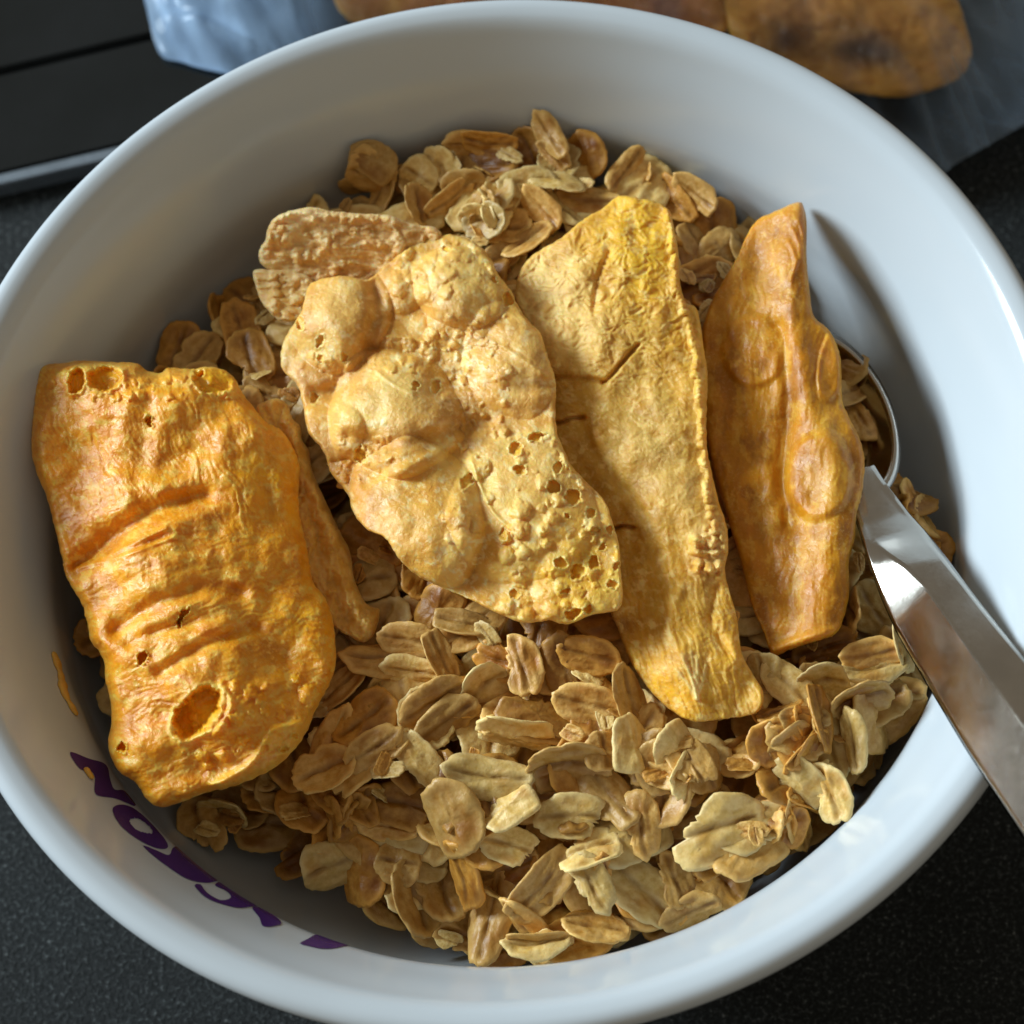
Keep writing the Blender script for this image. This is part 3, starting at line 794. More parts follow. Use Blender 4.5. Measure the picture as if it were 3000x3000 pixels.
def relief3(r):
    x, y = r.x, r.y
    r.h += 0.07 * fbm(x / 100, y / 140, 3, 24)
    r.gauss(1150, 560, 140, 140, 0, .26); r.gauss(1240, 820, 70, 200, -5, .10); r.gauss(1290, 1010, 70, 110, -15, .08); r.gauss(1290, 1230, 90, 120, -20, .2)
    r.gauss(1215, 430, 70, 60, 0, .08); r.gauss(1130, 960, 60, 120, -20, -.16)
    k = r.crease([k3(370, 728), k3(400, 705), k3(430, 668), k3(455, 640), k3(490, 600)], 3.5, -0.10); r.paint(.5 * k, BROWN)
    k = r.crease([k3(200, 712), k3(300, 712), k3(380, 728)], 5, -0.07); r.paint(.35 * k, BROWN)
    k = r.crease([k3(205, 868), k3(235, 862), k3(260, 850), k3(305, 846)], 4, -0.18); r.paint(.7 * k, BROWN)
    k = r.crease([k3(410, 1232), k3(440, 1220), k3(475, 1226)], 4, -0.18); r.paint(.7 * k, BROWN)
    r.crease([k3(300, 860), k3(340, 960), k3(440, 1090), k3(520, 1200), k3(560, 1300)], 12, -0.06)
    r.crease([k3(640, 1420), k3(600, 1560), k3(650, 1700)], 10, 0.03); r.crease([k3(760, 1430), k3(740, 1540), k3(800, 1650)], 9, -0.06)
    r.crease([k3(800, 1420), k3(830, 1560), k3(850, 1680)], 9, -0.04)
    r.crease([k3(340, 480), k3(355, 380), k3(390, 290)], 6, -0.05)
    # wrinkled skin
    wx, wy = x + 16 * noise(x / 34, y / 34, 25), y + 16 * noise(x / 34, y / 34, 125)
    ridged = 1 - np.abs(noise(wx / 24, wy / 13, 26)) * 2.6 + .5 * (1 - np.abs(noise(wx / 11, wy / 8, 36)) * 2.6)
    wr = sstep(900, 500, y) * 0.8 + 0.35
    r.h += 0.0125 * ridged * wr + 0.003 * fbm(x / 6, y / 6, 3, 27)
    fb = fbm((x + 9 * noise(x / 40, y / 40, 5)) / 9.0 - y / 30, y / 70, 3, 29); r.h += 0.014 * fb * sstep(900, 1150, y)
    rs = np.random.default_rng(8)
    for t in np.linspace(0, 1, 46):                       # beaded right edge
        px = np.interp(t, [0, .2, .4, .6, .8, 1], [1268, 1280, 1318, 1328, 1342, 1362]) - rs.uniform(2, 10); py = 400 + t * 660
        r.dome(px, py, rs.uniform(6, 13), rs.uniform(6, 13), 0, rs.uniform(.04, .09), .6)
    for i in range(34): r.dome(*k3(rs.uniform(680, 790), rs.uniform(1220, 1400)), rs.uniform(5, 14), rs.uniform(5, 12), 0, rs.uniform(.03, .09), .6)
    r.c[:] = (0.70, 0.40, 0.045)
    r.paint(0.6 * sstep(-.3, .5, fbm(x / 80, y / 80, 4, 28)), (0.73, 0.47, 0.09))
    for cx, cy, rx, ry, an, kk, c in ((150, 440, 150, 190, 10, .95, (0.86, 0.68, 0.33)), (300, 560, 190, 140, 0, .6, (0.80, 0.60, 0.24)), (480, 250, 110, 190, 0, .8, (0.92, 0.58, 0.025)),  # cream spot at upper left is a highlight put into the colour
                                      (520, 900, 140, 200, 0, .65, (0.56, 0.40, 0.14)), (650, 1080, 120, 130, 0, .5, (0.64, 0.48, 0.20)), (300, 980, 70, 160, -25, .55, (0.52, 0.27, 0.035)),
                                      (740, 1310, 60, 100, 0, .75, (0.70, 0.54, 0.30)), (480, 1560, 80, 90, 0, .65, (0.60, 0.27, 0.02)), (440, 1560, 30, 30, 0, .7, BROWN), (580, 1780, 140, 80, 30, .7, (0.86, 0.46, 0.008)),
                                      (800, 1560, 50, 120, 0, .5, (0.72, 0.38, 0.015)), (700, 640, 40, 160, 0, .5, (0.80, 0.56, 0.12)), (880, 1800, 60, 90, 0, .5, (0.74, 0.45, 0.09)), (350, 400, 30, 130, 5, .45, (0.62, 0.34, 0.06))):
        r.spot(*k3(cx, cy), rx * .55, ry * .55, an, kk, c)
    r.mottle((0.54, 0.26, 0.022), (0.92, 0.70, 0.30), .6, .7, 221, 50)
    for tx, ty in ((640, 1650), (670, 1640), (690, 1660), (720, 1690), (620, 1700), (660, 1690)):     # pale fibre star
        k = r.crease([k3(690, 1800), k3((690 + tx) / 2 + 4, (1800 + ty) / 2), k3(tx, ty)], 3.4, 0.018); r.paint(.65 * k, (0.82, 0.66, 0.34))
    r.paint(0.25 * sstep(.2, .8, fbm(x / 9, y / 9, 3, 47, .7)), (0.80, 0.64, 0.34))
    r.paint(0.5 * np.exp(-r.d / 5), (0.70, 0.42, 0.10))


m3 = empty('mango_slice', P3(1220, 860, -1.4))
tag(m3, 'long wrinkled golden dried mango slice between the bubbly chip and the amber slice', 'dried mango', 'dried mango pieces on the granola')
make_piece('flesh', S3, [(980, 540, -1.14), (1330, 700, -0.92), (1300, 1350, -1.15)], relief3, MG3, m3, 0.06, 0.12, 9, seed=6, tint=(1.12, 1.02, .80))

# ---- slice 4: translucent amber slice on the right
S4 = [(1506, 381), (1517, 393), (1522, 421), (1522, 487), (1528, 553), (1536, 597), (1561, 619), (1577, 646), (1586, 679), (1588, 729), (1591, 762), (1608, 800), (1624, 833),
      (1631, 872), (1627, 927), (1616, 971), (1613, 1015), (1602, 1059), (1602, 1119), (1591, 1169), (1577, 1196), (1550, 1207), (1495, 1224), (1462, 1238), (1451, 1224),
      (1440, 1191), (1418, 1141), (1396, 1053), (1374, 982), (1345, 880), (1318, 740), (1322, 640), (1335, 586), (1357, 542), (1390, 487), (1407, 448), (1429, 415), (1462, 399)]


def relief4(r):
    x, y = r.x, r.y
    r.h += 0.05 * fbm(x / 90, y / 130, 3, 34)
    r.crease([(1500, 420), (1490, 560), (1500, 700), (1545, 800), (1570, 930), (1560, 1080), (1540, 1180)], 42, 0.20)
    r.crease([(1470, 620), (1490, 760), (1475, 880), (1490, 990)], 16, -0.10)
    def disc(cx, cy, rx, ry, an, am):
        q = r.rho(cx, cy, rx, ry, an, .05); r.h += am * (1 - sstep(.80, 1.04, q)) * (1 - .25 * np.clip(q, 0, 1) ** 2)
        r.paint(.35 * (1 - sstep(.8, 1.05, q)), (0.74, 0.46, 0.09)); r.paint(.12 * np.exp(-((q - .95) / .08) ** 2), (0.76, 0.52, 0.16))
    disc(*k3(885, 620), 62, 72, 0, .065); disc(*k3(1110, 1045), 66, 88, 5, .10); disc(*k3(1150, 670), 26, 75, 8, .06)
    r.crease([(1380, 900), (1420, 1040), (1470, 1180)], 20, 0.05)
    r.gauss(*k3(1000, 1560), 60, 60, 0, -.06); r.crease([k3(950, 1640), k3(1080, 1590), k3(1190, 1560)], 9, .06)
    for a, b, c in ((1020, 250, 1045), (1040, 220, 1060), (1005, 290, 1030)):
        r.crease([k3(a, b - 40), k3(c, b + 20), k3(a + 10, b + 90)], 4, .025)
    fb = fbm((x + 12 * noise(x / 50, y / 50, 6)) / 9 + y / 70, y / 80, 3, 35); r.h += 0.006 * fb + 0.003 * fbm(x / 6, y / 6, 3, 37)
    r.c[:] = (0.58, 0.25, 0.012)
    r.paint(0.6 * sstep(-.3, .5, fbm(x / 60, y / 110, 4, 36)), (0.66, 0.33, 0.022))
    for cx, cy, rx, ry, an, kk, c in ((880, 1000, 120, 300, 0, .6, (0.62, 0.29, 0.008)), (870, 330, 110, 130, 0, .45, (0.62, 0.33, 0.06)), (1050, 200, 30, 130, 0, .65, (0.50, 0.19, 0.05)), (1130, 640, 30, 60, 0, .55, (0.40, 0.14, 0.05)),
                                      (1060, 1380, 130, 130, 0, .5, (0.52, 0.20, 0.004)), (1230, 1230, 30, 90, 0, .55, (0.38, 0.13, 0.015)), (1150, 1080, 60, 90, 0, .5, (0.72, 0.46, 0.09)), (1050, 1600, 130, 30, -8, .6, (0.62, 0.30, 0.05)),
                                      (1130, 860, 50, 90, 0, .4, (0.70, 0.40, 0.05)), (1080, 1300, 70, 70, 0, .4, (0.70, 0.38, 0.01)), (1040, 960, 25, 130, 0, .5, (0.46, 0.17, 0.012))):
        r.spot(*k3(cx, cy), rx * .55, ry * .55, an, kk, c)
    r.mottle((0.34, 0.12, 0.008), (0.78, 0.48, 0.10), .6, .6, 231, 60, 1.6)
    r.paint(0.4 * np.exp(-r.d / 5), (0.70, 0.38, 0.05))


m4 = empty('mango_slice', P3(1470, 820, -1.6))
tag(m4, 'smooth amber dried mango slice with pointed tip lying beside the steel spoon', 'dried mango', 'dried mango pieces on the granola')
make_piece('flesh', S4, [(1506, 390, -1.05), (1340, 640, -1.30), (1462, 1230, -1.36)], relief4, MG4, m4, 0.08, 0.14, 12, seed=7, tint=(1.06, .98, .6))

# ------------------------------------------------------------------ spoon
spoon = empty('spoon', P3(1590, 860, -1.7))
tag(spoon, 'steel teaspoon with its scoop in the granola and handle resting on the bowl rim', 'spoon')


def frame(path, hint):
    T = np.gradient(path, axis=0); T /= np.linalg.norm(T, axis=1, keepdims=True)
    S = np.cross(T, hint); S /= np.linalg.norm(S, axis=1, keepdims=True)
    return T, S, np.cross(S, T)


# scoop: an oval shell
tip, neck = P3(1478, 628, -1.95), P3(1634, 935, -1.50)
ax = tip - neck; hl = np.linalg.norm(ax) / 2; ax /= 2 * hl
side = np.cross(ax, [0.10, -0.05, 1.0]); side /= np.linalg.norm(side); upv = np.cross(side, ax)
if upv[2] < 0: upv = -upv
cen = (tip + neck) / 2; hw = 0.78; nr_, nt_ = 22, 72
VV = []
for shell in (0, 1):
    for i in range(nr_ + 1):
        f = i / nr_
        for j in range(nt_):
            a = 2 * math.pi * j / nt_; ca, sa = math.cos(a), math.sin(a)
            wdt = hw * (1 + 0.10 * ca)
            dep = -0.62 * (1 - f ** 2.2) - (0.085 if shell else 0) * (1 if f < .97 else .15)
            k = 1 + (0.09 * f if shell else 0.0)
            VV.append(cen + ax * (hl * f * ca * k) + side * (wdt * f * sa * k) + upv * (dep + 0.06 * (f * ca) ** 2))
VV = np.array(VV); QQ = []
n1 = (nr_ + 1) * nt_
for sh in (0, 1):
    for i in range(nr_):
        for j in range(nt_):
            a, b = sh * n1 + i * nt_ + j, sh * n1 + i * nt_ + (j + 1) % nt_
            q = (a, a + nt_, b + nt_, b); QQ.append(q if sh == 0 else q[::-1])
for j in range(nt_):
    a, b = nr_ * nt_ + j, nr_ * nt_ + (j + 1) % nt_
    QQ.append((a, n1 + a, n1 + b, b))
under(obj('scoop', mesh_np('scoop', VV, QQ), STEEL), spoon)
OCC.append(VV[n1::3])


def loft(name, pts, hint, sections, mat):
    """pts: centre line; sections: list of (t, half width, [(offset, height)...] cross-section in units of the half width)"""
    path = catmull(pts, 0.07, closed=False); T, S, N = frame(path, hint)
    L = np.concatenate([[0], np.cumsum(np.linalg.norm(np.diff(path, axis=0), axis=1))]); L /= L[-1]
    ts = [s[0] for s in sections]; ns = len(sections[0][1])
    cs = np.array([s[1] for s in sections], float)
    V = []
    for i in range(len(path)):
        c = np.array([[np.interp(L[i], ts, cs[:, j, k]) for k in (0, 1)] for j in range(ns)])
        V.append(path[i] + c[:, :1] * S[i] + c[:, 1:] * N[i])
    V = np.array(V).reshape(-1, 3)
    Q = [(i * ns + j, i * ns + (j + 1) % ns, (i + 1) * ns + (j + 1) % ns, (i + 1) * ns + j) for i in range(len(path) - 1) for j in range(ns)]
    me = mesh_np(name, V, Q, smooth=True)
    OCC.append(V[::3])
    o = obj(name, me, mat)
    wn = o.modifiers.new('even_facets', 'WEIGHTED_NORMAL'); wn.weight = 90; wn.keep_sharp = False
    return o, path


def sect(hw, th, l, rr, hl, hr):
    """spoon handle section: raised flat centre between l and rr, lower bevels to both sides"""
    return [(-p, q) for p, q in [(-hw, min(-th * .3, hl - .08)), (-hw, hl), (-hw * .94, hl + .025), (l - .035, th - .018), (l + .03, th), (rr - .03, th), (rr + .035, th - .016), (hw * .93, hr + .02), (hw, hr), (hw, -th * .3), (hw * .5, -th * .8), (-hw * .5, -th * .8)]][::-1]


hb = [P3(1614, 893, -1.56), P3(1653, 958, -1.36), P3(1706, 1048, -1.00), P3(1772, 1146, -0.56), P3(1860, 1270, 0.08), P3(1950, 1396, 0.62), P3(2150, 1676, 1.5), P3(2350, 1956, 2.2)]
hd = np.array(hb[5]) - np.array(hb[2]); hd /= np.linalg.norm(hd)
hint = np.array([0.06, 0.0, 1.0])
sec = [(0.0, sect(0.25, .06, -.12, .15, .03, .03)), (0.035, sect(0.25, .06, -.14, .15, .04, .04)), (0.10, sect(0.31, .05, -.20, .22, .03, .03)), (0.14, sect(0.37, .06, -.25, .28, .04, .03)), (0.17, sect(0.40, .09, -.20, .29, -.02, .02)),
       (0.21, sect(0.42, .12, -.10, .31, -.16, .01)), (0.26, sect(0.43, .13, -.04, .33, -.30, .0)), (0.5, sect(0.49, .14, -.04, .38, -.35, .0)), (1.0, sect(0.55, .14, -.06, .43, -.38, .0))]
ho, hpath = loft('handle', hb, hint, sec, STEEL)
under(ho, spoon)

# ------------------------------------------------------------------ oats
NVAR = 14


def flake_mesh(k):
    rs = np.random.default_rng(100 + k)
    a, b = rs.uniform(.42, .54), rs.uniform(.28, .39)
    if k in (3, 8): a, b = .39, .37
    if k in (5, 11): a, b = .54, .26
    broken = k % 3 == 1
    nr, nt = 9, 48
    t = np.arange(nt) * 2 * np.pi / nt
    rad = 1 / (np.abs(np.cos(t)) ** 2.25 + np.abs(np.sin(t)) ** 2.25) ** (1 / 2.25)
    rad = rad * (1 + 0.10 * noise(np.cos(t) * 1.6 + k, np.sin(t) * 1.6, k) + 0.05 * noise(np.cos(t) * 5, np.sin(t) * 5 + k, k + 2))
    rad += np.abs(np.cos(t)) ** 3 * (0.045 if broken else 0.010) * rs.standard_normal(nt) * (np.cos(t - rs.uniform(0, 6.28)) > -.2)
    if broken:
        cut = rs.uniform(0, 2 * np.pi); dd = np.cos(t - cut)
        rad = np.where(dd > .55, rad * (.62 + .10 * noise(t * 7, t * 0, k)) / np.maximum(dd, .6) * .92, rad)
        rad += np.where(dd > .5, .035 * rs.standard_normal(nt), 0)
    if k % 4 == 2: rad -= 0.20 * np.exp(-((t - rs.uniform(0, 6.2)) / .16) ** 2)
    f = np.linspace(0, 1, nr + 1)[1:] ** .9
    u = np.concatenate([[0], (f[:, None] * rad * np.cos(t)).ravel()]); v = np.concatenate([[0], (f[:, None] * rad * np.sin(t)).ravel()])
    fr = np.concatenate([[0], np.repeat(f, nt)])
    x, y = u * a, v * b
    y = y + 0.10 * b * np.sin(u * 2.2 + k)
    th = rs.uniform(.026, .040)
    cy = 0.10 * b * np.sin(u * 2.2 + k) + .05 * b
    cr = np.exp(-((y - cy) / (.13 * b)) ** 2) * (1 - sstep(.75, 1.0, np.abs(u))) * (0.75 + .6 * noise(u * 2, u * 0 + k, 4))
    cr *= (0 if k % 5 == 4 else 1)
    warp = rs.uniform(-.4, .6) * y ** 2 / b * .5 + rs.uniform(-.3, .3) * x ** 2 / a * .55 + rs.uniform(-.2, .2) * x * y / a + .035 * noise(u * 1.5 + k, v * 1.5, k + 7)
    side = 0.35 * np.abs(y - cy)
    edge = np.sqrt(np.clip(1 - fr ** 5, 0, 1))
    wr = 0.020 * noise(u * 1.8 + k, v * 6, k + 3) + 0.010 * noise(u * 6, v * 9, k + 5)
    zt = warp + th * (.35 + .65 * edge) + wr - .050 * cr + 0.025 * np.exp(-(((y - cy) / (.3 * b))) ** 2)
    zb = warp - th * (.35 + .65 * edge) - wr * .5
    n = len(x)
    V = np.concatenate([np.stack([x, y, zt], 1), np.stack([x, y, zb], 1)])
    T, Q = [], []
    for j in range(nt):
        j2 = (j + 1) % nt
        T += [(0, 1 + j, 1 + j2), (n, n + 1 + j2, n + 1 + j)]
        for i in range(nr - 1):
            p, q = 1 + i * nt, 1 + (i + 1) * nt
            Q += [(p + j, q + j, q + j2, p + j2), (n + p + j2, n + q + j2, n + q + j, n + p + j)]
        e = 1 + (nr - 1) * nt
        Q.append((e + j, n + e + j, n + e + j2, e + j2))
    c = np.concatenate([np.clip(cr, 0, 1), np.zeros(n)])
    c = np.stack([c, np.concatenate([sstep(.72, 1.0, fr), np.ones(n)])], 1)
    pts = np.stack([x, y, zb, zt], 1)[::7]
    return V, np.array(Q), np.array(T), c, pts, a, b, broken


FL = [flake_mesh(k) for k in range(NVAR)]
TONES = {
    'pale': mat_oat('oat_pale', (0.68, 0.43, 0.12), (0.86, 0.62, 0.26), (0.50, 0.22, 0.035), 0.38),
    'golden': mat_oat('oat_golden', (0.58, 0.31, 0.075), (0.76, 0.48, 0.17), (0.38, 0.14, 0.020), 0.55),
    'toasted': mat_oat('oat_toasted', (0.46, 0.20, 0.035), (0.64, 0.34, 0.085), (0.24, 0.08, 0.012), 0.66),
}
MESHES = {}


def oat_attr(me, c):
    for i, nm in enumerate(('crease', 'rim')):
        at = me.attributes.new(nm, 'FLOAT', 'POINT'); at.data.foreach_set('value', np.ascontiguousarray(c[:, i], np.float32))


for tn, mt in TONES.items():
    for k, (V, Q, T, c, pts, a, b, br) in enumerate(FL):
        me = mesh_np('oat_flake', V, Q, T)
        oat_attr(me, c)
        me.materials.append(mt); MESHES[tn, k] = me

# heap heights: a map of the bowl, 0.05 cm cells
GS, GN = 0.05, 228
gx = (np.arange(GN) - GN / 2) * GS
GX, GY = np.meshgrid(gx, gx, indexing='ij')
GR, GA = np.hypot(GX, GY), np.degrees(np.arctan2(GY, GX))


def lobe(az, w, r0, r1):
    d = (GA - az + 180) % 360 - 180
    return np.exp(-(d / w) ** 2) * sstep(r0, r1, GR)


TARGET = -1.62 - 0.10 * (GR / 5) ** 2 + 0.10 * fbm(GX / 2.2, GY / 2.2, 2, 71)
TARGET -= 1.35 * lobe(232, 26, 3.7, 4.9) + 1.25 * lobe(14, 30, 3.7, 4.7) + 0.65 * lobe(168, 35, 4.2, 5.0) + 0.35 * lobe(128, 25, 4.0, 5.0)
TARGET += 0.14 * np.exp(-((GX - 1.2) ** 2 + (GY + 3.2) ** 2) / 3.0)
CEIL = np.full((GN, GN), 9.0)
for pts in OCC:
    ii = np.round(pts[:, 0] / GS + GN / 2).astype(int); jj = np.round(pts[:, 1] / GS + GN / 2).astype(int)
    ok = (ii > 0) & (ii < GN - 1) & (jj > 0) & (jj < GN - 1)
    for di in (-1, 0, 1):
        for dj in (-1, 0, 1): np.minimum.at(CEIL, (ii[ok] + di, jj[ok] + dj), pts[ok, 2])
TARGET = np.minimum(TARGET, CEIL - 0.10)
BED = TARGET - 0.55 - 0.5 * sstep(4.0, 5.2, GR)
wz = np.interp(GR, prof_in[::-1, 0], prof_in[::-1, 1])
H = np.maximum(BED, wz)
H0 = H.copy()
placed = []


def rotm(yaw, tilt, tdir):
    return (Matrix.Rotation(tilt, 3, Vector((-math.sin(tdir), math.cos(tdir), 0))) @ Matrix.Rotation(yaw, 3, 'Z'))


def drop(k, s, x, y, Rm, soft=0.0, force=False, ceil=True):
    """rest a flake on the heap at (x, y); returns height or None when it would cut the wall, a slice or the spoon"""
    pts = FL[k][4]
    lo = np.c_[pts[:, :2], pts[:, 2]] * s; hi = np.c_[pts[:, :2], pts[:, 3]] * s
    Rn = np.array(Rm); lo = lo @ Rn.T; hi = hi @ Rn.T
    X, Y = lo[:, 0] + x, lo[:, 1] + y
    ii = np.round(X / GS + GN / 2).astype(int); jj = np.round(Y / GS + GN / 2).astype(int)
    if ii.min() < 1 or jj.min() < 1 or ii.max() > GN - 2 or jj.max() > GN - 2: return None
    bz, tz = np.minimum(lo[:, 2], hi[:, 2]), np.maximum(lo[:, 2], hi[:, 2])
    gap = H[ii, jj] - bz
    z = np.quantile(gap, 1 - soft) if soft else gap.max()
    rw = wall_r(np.clip(z + lo[:, 2], -4.8, 0))
    if (np.hypot(X, Y) > rw - 0.02).any(): return None
    if ceil and (z + tz > CEIL[ii, jj] - 0.02).any(): return None
    if not force and (z + tz > TARGET[ii, jj] + 0.34).mean() > 0.25: return None
    return z, ii, jj, tz


def commit(k, s, x, y, z, Rm, tone, ii, jj, tz, hand=None):
    for di in (0, 1):
        for dj in (0, 1): np.maximum.at(H, (ii + di, jj + dj), z + tz)
    placed.append(dict(k=k, s=s, p=(x, y, z), R=Rm, tone=tone, hand=hand))


def tone_at():
    return rng.choice(['pale', 'golden', 'toasted'], p=[.36, .32, .32])


fails = 0
while len(placed) < 1300 and fails < 900:
    cand = rng.integers(0, GN, (40, 2)); r_ = GR[cand[:, 0], cand[:, 1]]
    sc = (H - TARGET)[cand[:, 0], cand[:, 1]] + 9 * (r_ > 5.25)
    ci = cand[np.argmin(sc)]; x, y = gx[ci[0]], gx[ci[1]]
    k = int(rng.integers(NVAR)); s = rng.uniform(.78, 1.08)
    tilt = math.radians(abs(rng.normal(0, 17))) if rng.random() < .86 else math.radians(rng.uniform(45, 80))
    Rm = rotm(rng.uniform(0, 6.28), tilt, rng.uniform(0, 6.28))
    d = drop(k, s, x, y, Rm, 0.06)
    if d is None: fails += 1; continue
    fails = max(0, fails - 2)
    z, ii, jj, tz = d
    commit(k, s, x, y, z, Rm, tone_at(), ii, jj, tz)

# small broken bits between the flakes
for t_ in range(260):
    ci = rng.integers(10, GN - 10, 2); x, y = gx[ci[0]], gx[ci[1]]
    if math.hypot(x, y) > 5.2: continue
    k = int(rng.choice([1, 4, 7, 10, 13])); s = rng.uniform(.20, .42)
    Rm = rotm(rng.uniform(0, 6.28), abs(rng.normal(0, .5)), rng.uniform(0, 6.28))
    d = drop(k, s, x, y, Rm, 0.1, True)
    if d: commit(k, s, x, y, d[0], Rm, tone_at(), *d[1:])

# flakes read off the photograph: x, y (on the crop), angle, length, width, tone, shape, label
c4 = lambda x, y: (580 + x * .6, 1127 + y * .6)
HAND = [
    (1280, 755, -12, 300, 200, 'pale', 7, 'large pale cream oat flake with a long brown crease and ragged lower edge'),
    (1045, 930, 50, 240, 190, 'pale', 0, 'broad rounded cream oat flake with a brown stain beside the ragged cream flake'),
    (835, 690, 5, 230, 170, 'pale', 1, 'wide pale oat flake with a faint crease and chipped edge'),
    (570, 1000, 105, 290, 130, 'golden', 5, 'long golden oat flake with a deep crease standing against the front wall'),
    (745, 945, -48, 260, 120, 'golden', 11, 'long narrow golden oat flake leaning beside the deep-creased flake'),
    (570, 560, 8, 270, 130, 'pale', 5, 'long oat flake with dark brown streaks along its crease'),
    (820, 520, -8, 240, 130, 'golden', 2, 'oblong oat flake with a straight brown crease and pale frayed corner'),
    (660, 450, 5, 230, 95, 'pale', 4, 'pale frayed oat flake lying above the brown-streaked flake'),
    (345, 530, 40, 170, 190, 'pale', 4, 'smooth pale oat flake next to the brown-streaked flake'),
    (460, 700, 60, 240, 150, 'golden', 9, 'folded golden oat flake with several lengthwise ridges'),
    (400, 330, -25, 220, 110, 'golden', 0, 'slim golden oat flake tilted under the bubbly mango chip'),
    (440, 395, -30, 230, 100, 'golden', 6, None), (180, 390, -30, 220, 160, 'toasted', 12, 'broad brown toasted oat flake beside the orange mango piece'),
    (670, 215, 80, 190, 130, 'golden', 13, None), (820, 240, 75, 250, 160, 'toasted', 6, 'toasted oat flake with a small brown crumb stuck on it'),
    (880, 340, 20, 200, 130, 'golden', 0, None), (510, 145, 10, 200, 80, 'golden', 11, None), (330, 235, 8, 190, 80, 'pale', 5, None), (430, 215, 65, 190, 70, 'golden', 11, None),
    (300, 160, 15, 140, 80, 'golden', 0, None), (640, 660, -45, 180, 110, 'pale', 9, None), (640, 790, 20, 190, 150, 'pale', 1, None), (1050, 720, 80, 200, 150, 'golden', 10, None),
    (880, 800, -15, 200, 90, 'pale', 7, None), (70, 860, -30, 170, 130, 'pale', 3, 'pale rounded oat flake low against the wall beside the purple letters'),
    (175, 890, 80, 220, 130, 'toasted', 9, None), (330, 970, 70, 230, 100, 'golden', 2, None), (730, 1075, 0, 190, 50, 'golden', 11, None), (720, 1105, -5, 200, 60, 'pale', 5, None),
    (910, 1040, 12, 190, 70, 'golden', 0, None), (1200, 990, -20, 170, 70, 'golden', 6, None), (1250, 560, 65, 150, 110, 'golden', 3, None), (1400, 200, 70, 140, 110, 'pale', 3, None),
    (1520, 265, 50, 180, 120, 'pale', 0, None), (1620, 270, -5, 150, 90, 'pale', 8, None), (1650, 165, -8, 240, 70, 'pale', 5, 'slim curved pale oat flake at the end of the amber slice'),
    (1760, 190, -5, 160, 80, 'golden', 6, None), (1770, 60, 60, 180, 170, 'pale', 12, 'wide pale oat flake with dark creases beside the spoon neck'), (1870, 150, 80, 190, 70, 'pale', 11, None),
    (1770, 410, 75, 220, 100, 'golden', 9, 'upright golden oat flake leaning on the wall near the spoon'), (1710, 490, 80, 190, 50, 'pale', 5, None), (1740, 300, -20, 190, 80, 'golden', 2, None),
    (1580, 590, -15, 170, 110, 'pale', 10, None), (1540, 650, 35, 180, 110, 'pale', 4, None), (1640, 620, 70, 180, 110, 'pale', 13, None), (1010, 330, 80, 160, 70, 'golden', 0, None),
    (1100, 390, 70, 140, 110, 'golden', 3, None), (1020, 470, 75, 180, 110, 'pale', 9, None), (1150, 900, 75, 170, 110, 'golden', 13, None), (890, 890, 60, 170, 100, 'pale', 10, None),
    (210, 480, -35, 170, 130, 'golden', 10, None), (60, 560, -25, 190, 120, 'golden', 2, None), (110, 280, -40, 200, 90, 'golden', 11, None), (560, 290, -40, 160, 120, 'pale', 8, None),
    (250, 720, 10, 130, 60, 'golden', 5, None), (290, 840, 0, 130, 110, 'golden', 3, None), (950, 130, 20, 180, 90, 'golden', 9, None), (890, 190, 20, 160, 90, 'toasted', 0, None),
]
camdir = CAM / np.linalg.norm(CAM)
c7 = lambda x, y: ((850 + x * .7246) * .644, (300 + y * .7246) * .644)
HAND2 = [  # along the far wall
    (340, 325, 0, 230, 130, 'golden', 3, 'round golden oat flake leaning on the far wall above the tan mango fold'), (340, 220, 20, 200, 150, 'golden', 9, None), (580, 245, 40, 170, 120, 'pale', 8, 'small round pale oat flake with dark dimples near the far wall'),
    (500, 225, 20, 140, 120, 'pale', 3, None), (700, 310, 0, 200, 130, 'golden', 12, None), (640, 370, -35, 170, 60, 'golden', 11, None), (740, 185, 0, 180, 50, 'golden', 5, None), (790, 100, 5, 230, 60, 'toasted', 11, None),
    (940, 150, 60, 220, 130, 'toasted', 2, None), (1150, 130, 45, 220, 140, 'golden', 13, 'golden oat flake standing up at the top of the heap by the far wall'), (1060, 150, 55, 200, 80, 'golden', 5, None), (1200, 290, 60, 200, 120, 'toasted', 9, 'curled orange-brown oat flake behind the wrinkled golden slice'),
    (950, 320, 0, 190, 120, 'pale', 0, None), (1075, 335, 5, 190, 90, 'pale', 4, 'bright cream oat flake lying on the heap near the far wall'), (1090, 400, 40, 240, 80, 'pale', 5, None), (1010, 410, 50, 180, 80, 'golden', 6, None),
    (1400, 220, 45, 190, 90, 'golden', 11, None), (1360, 330, -50, 130, 50, 'golden', 5, None), (1560, 430, 50, 230, 90, 'toasted', 11, None), (1640, 420, 40, 200, 80, 'golden', 6, None), (1640, 540, 60, 190, 110, 'golden', 12, None), (1740, 610, -50, 200, 140, 'golden', 9, None),
    (510, 430, 75, 190, 90, 'golden', 2, None), (880, 610, -30, 170, 110, 'golden', 10, None), (960, 560, -30, 190, 100, 'golden', 0, None),
]
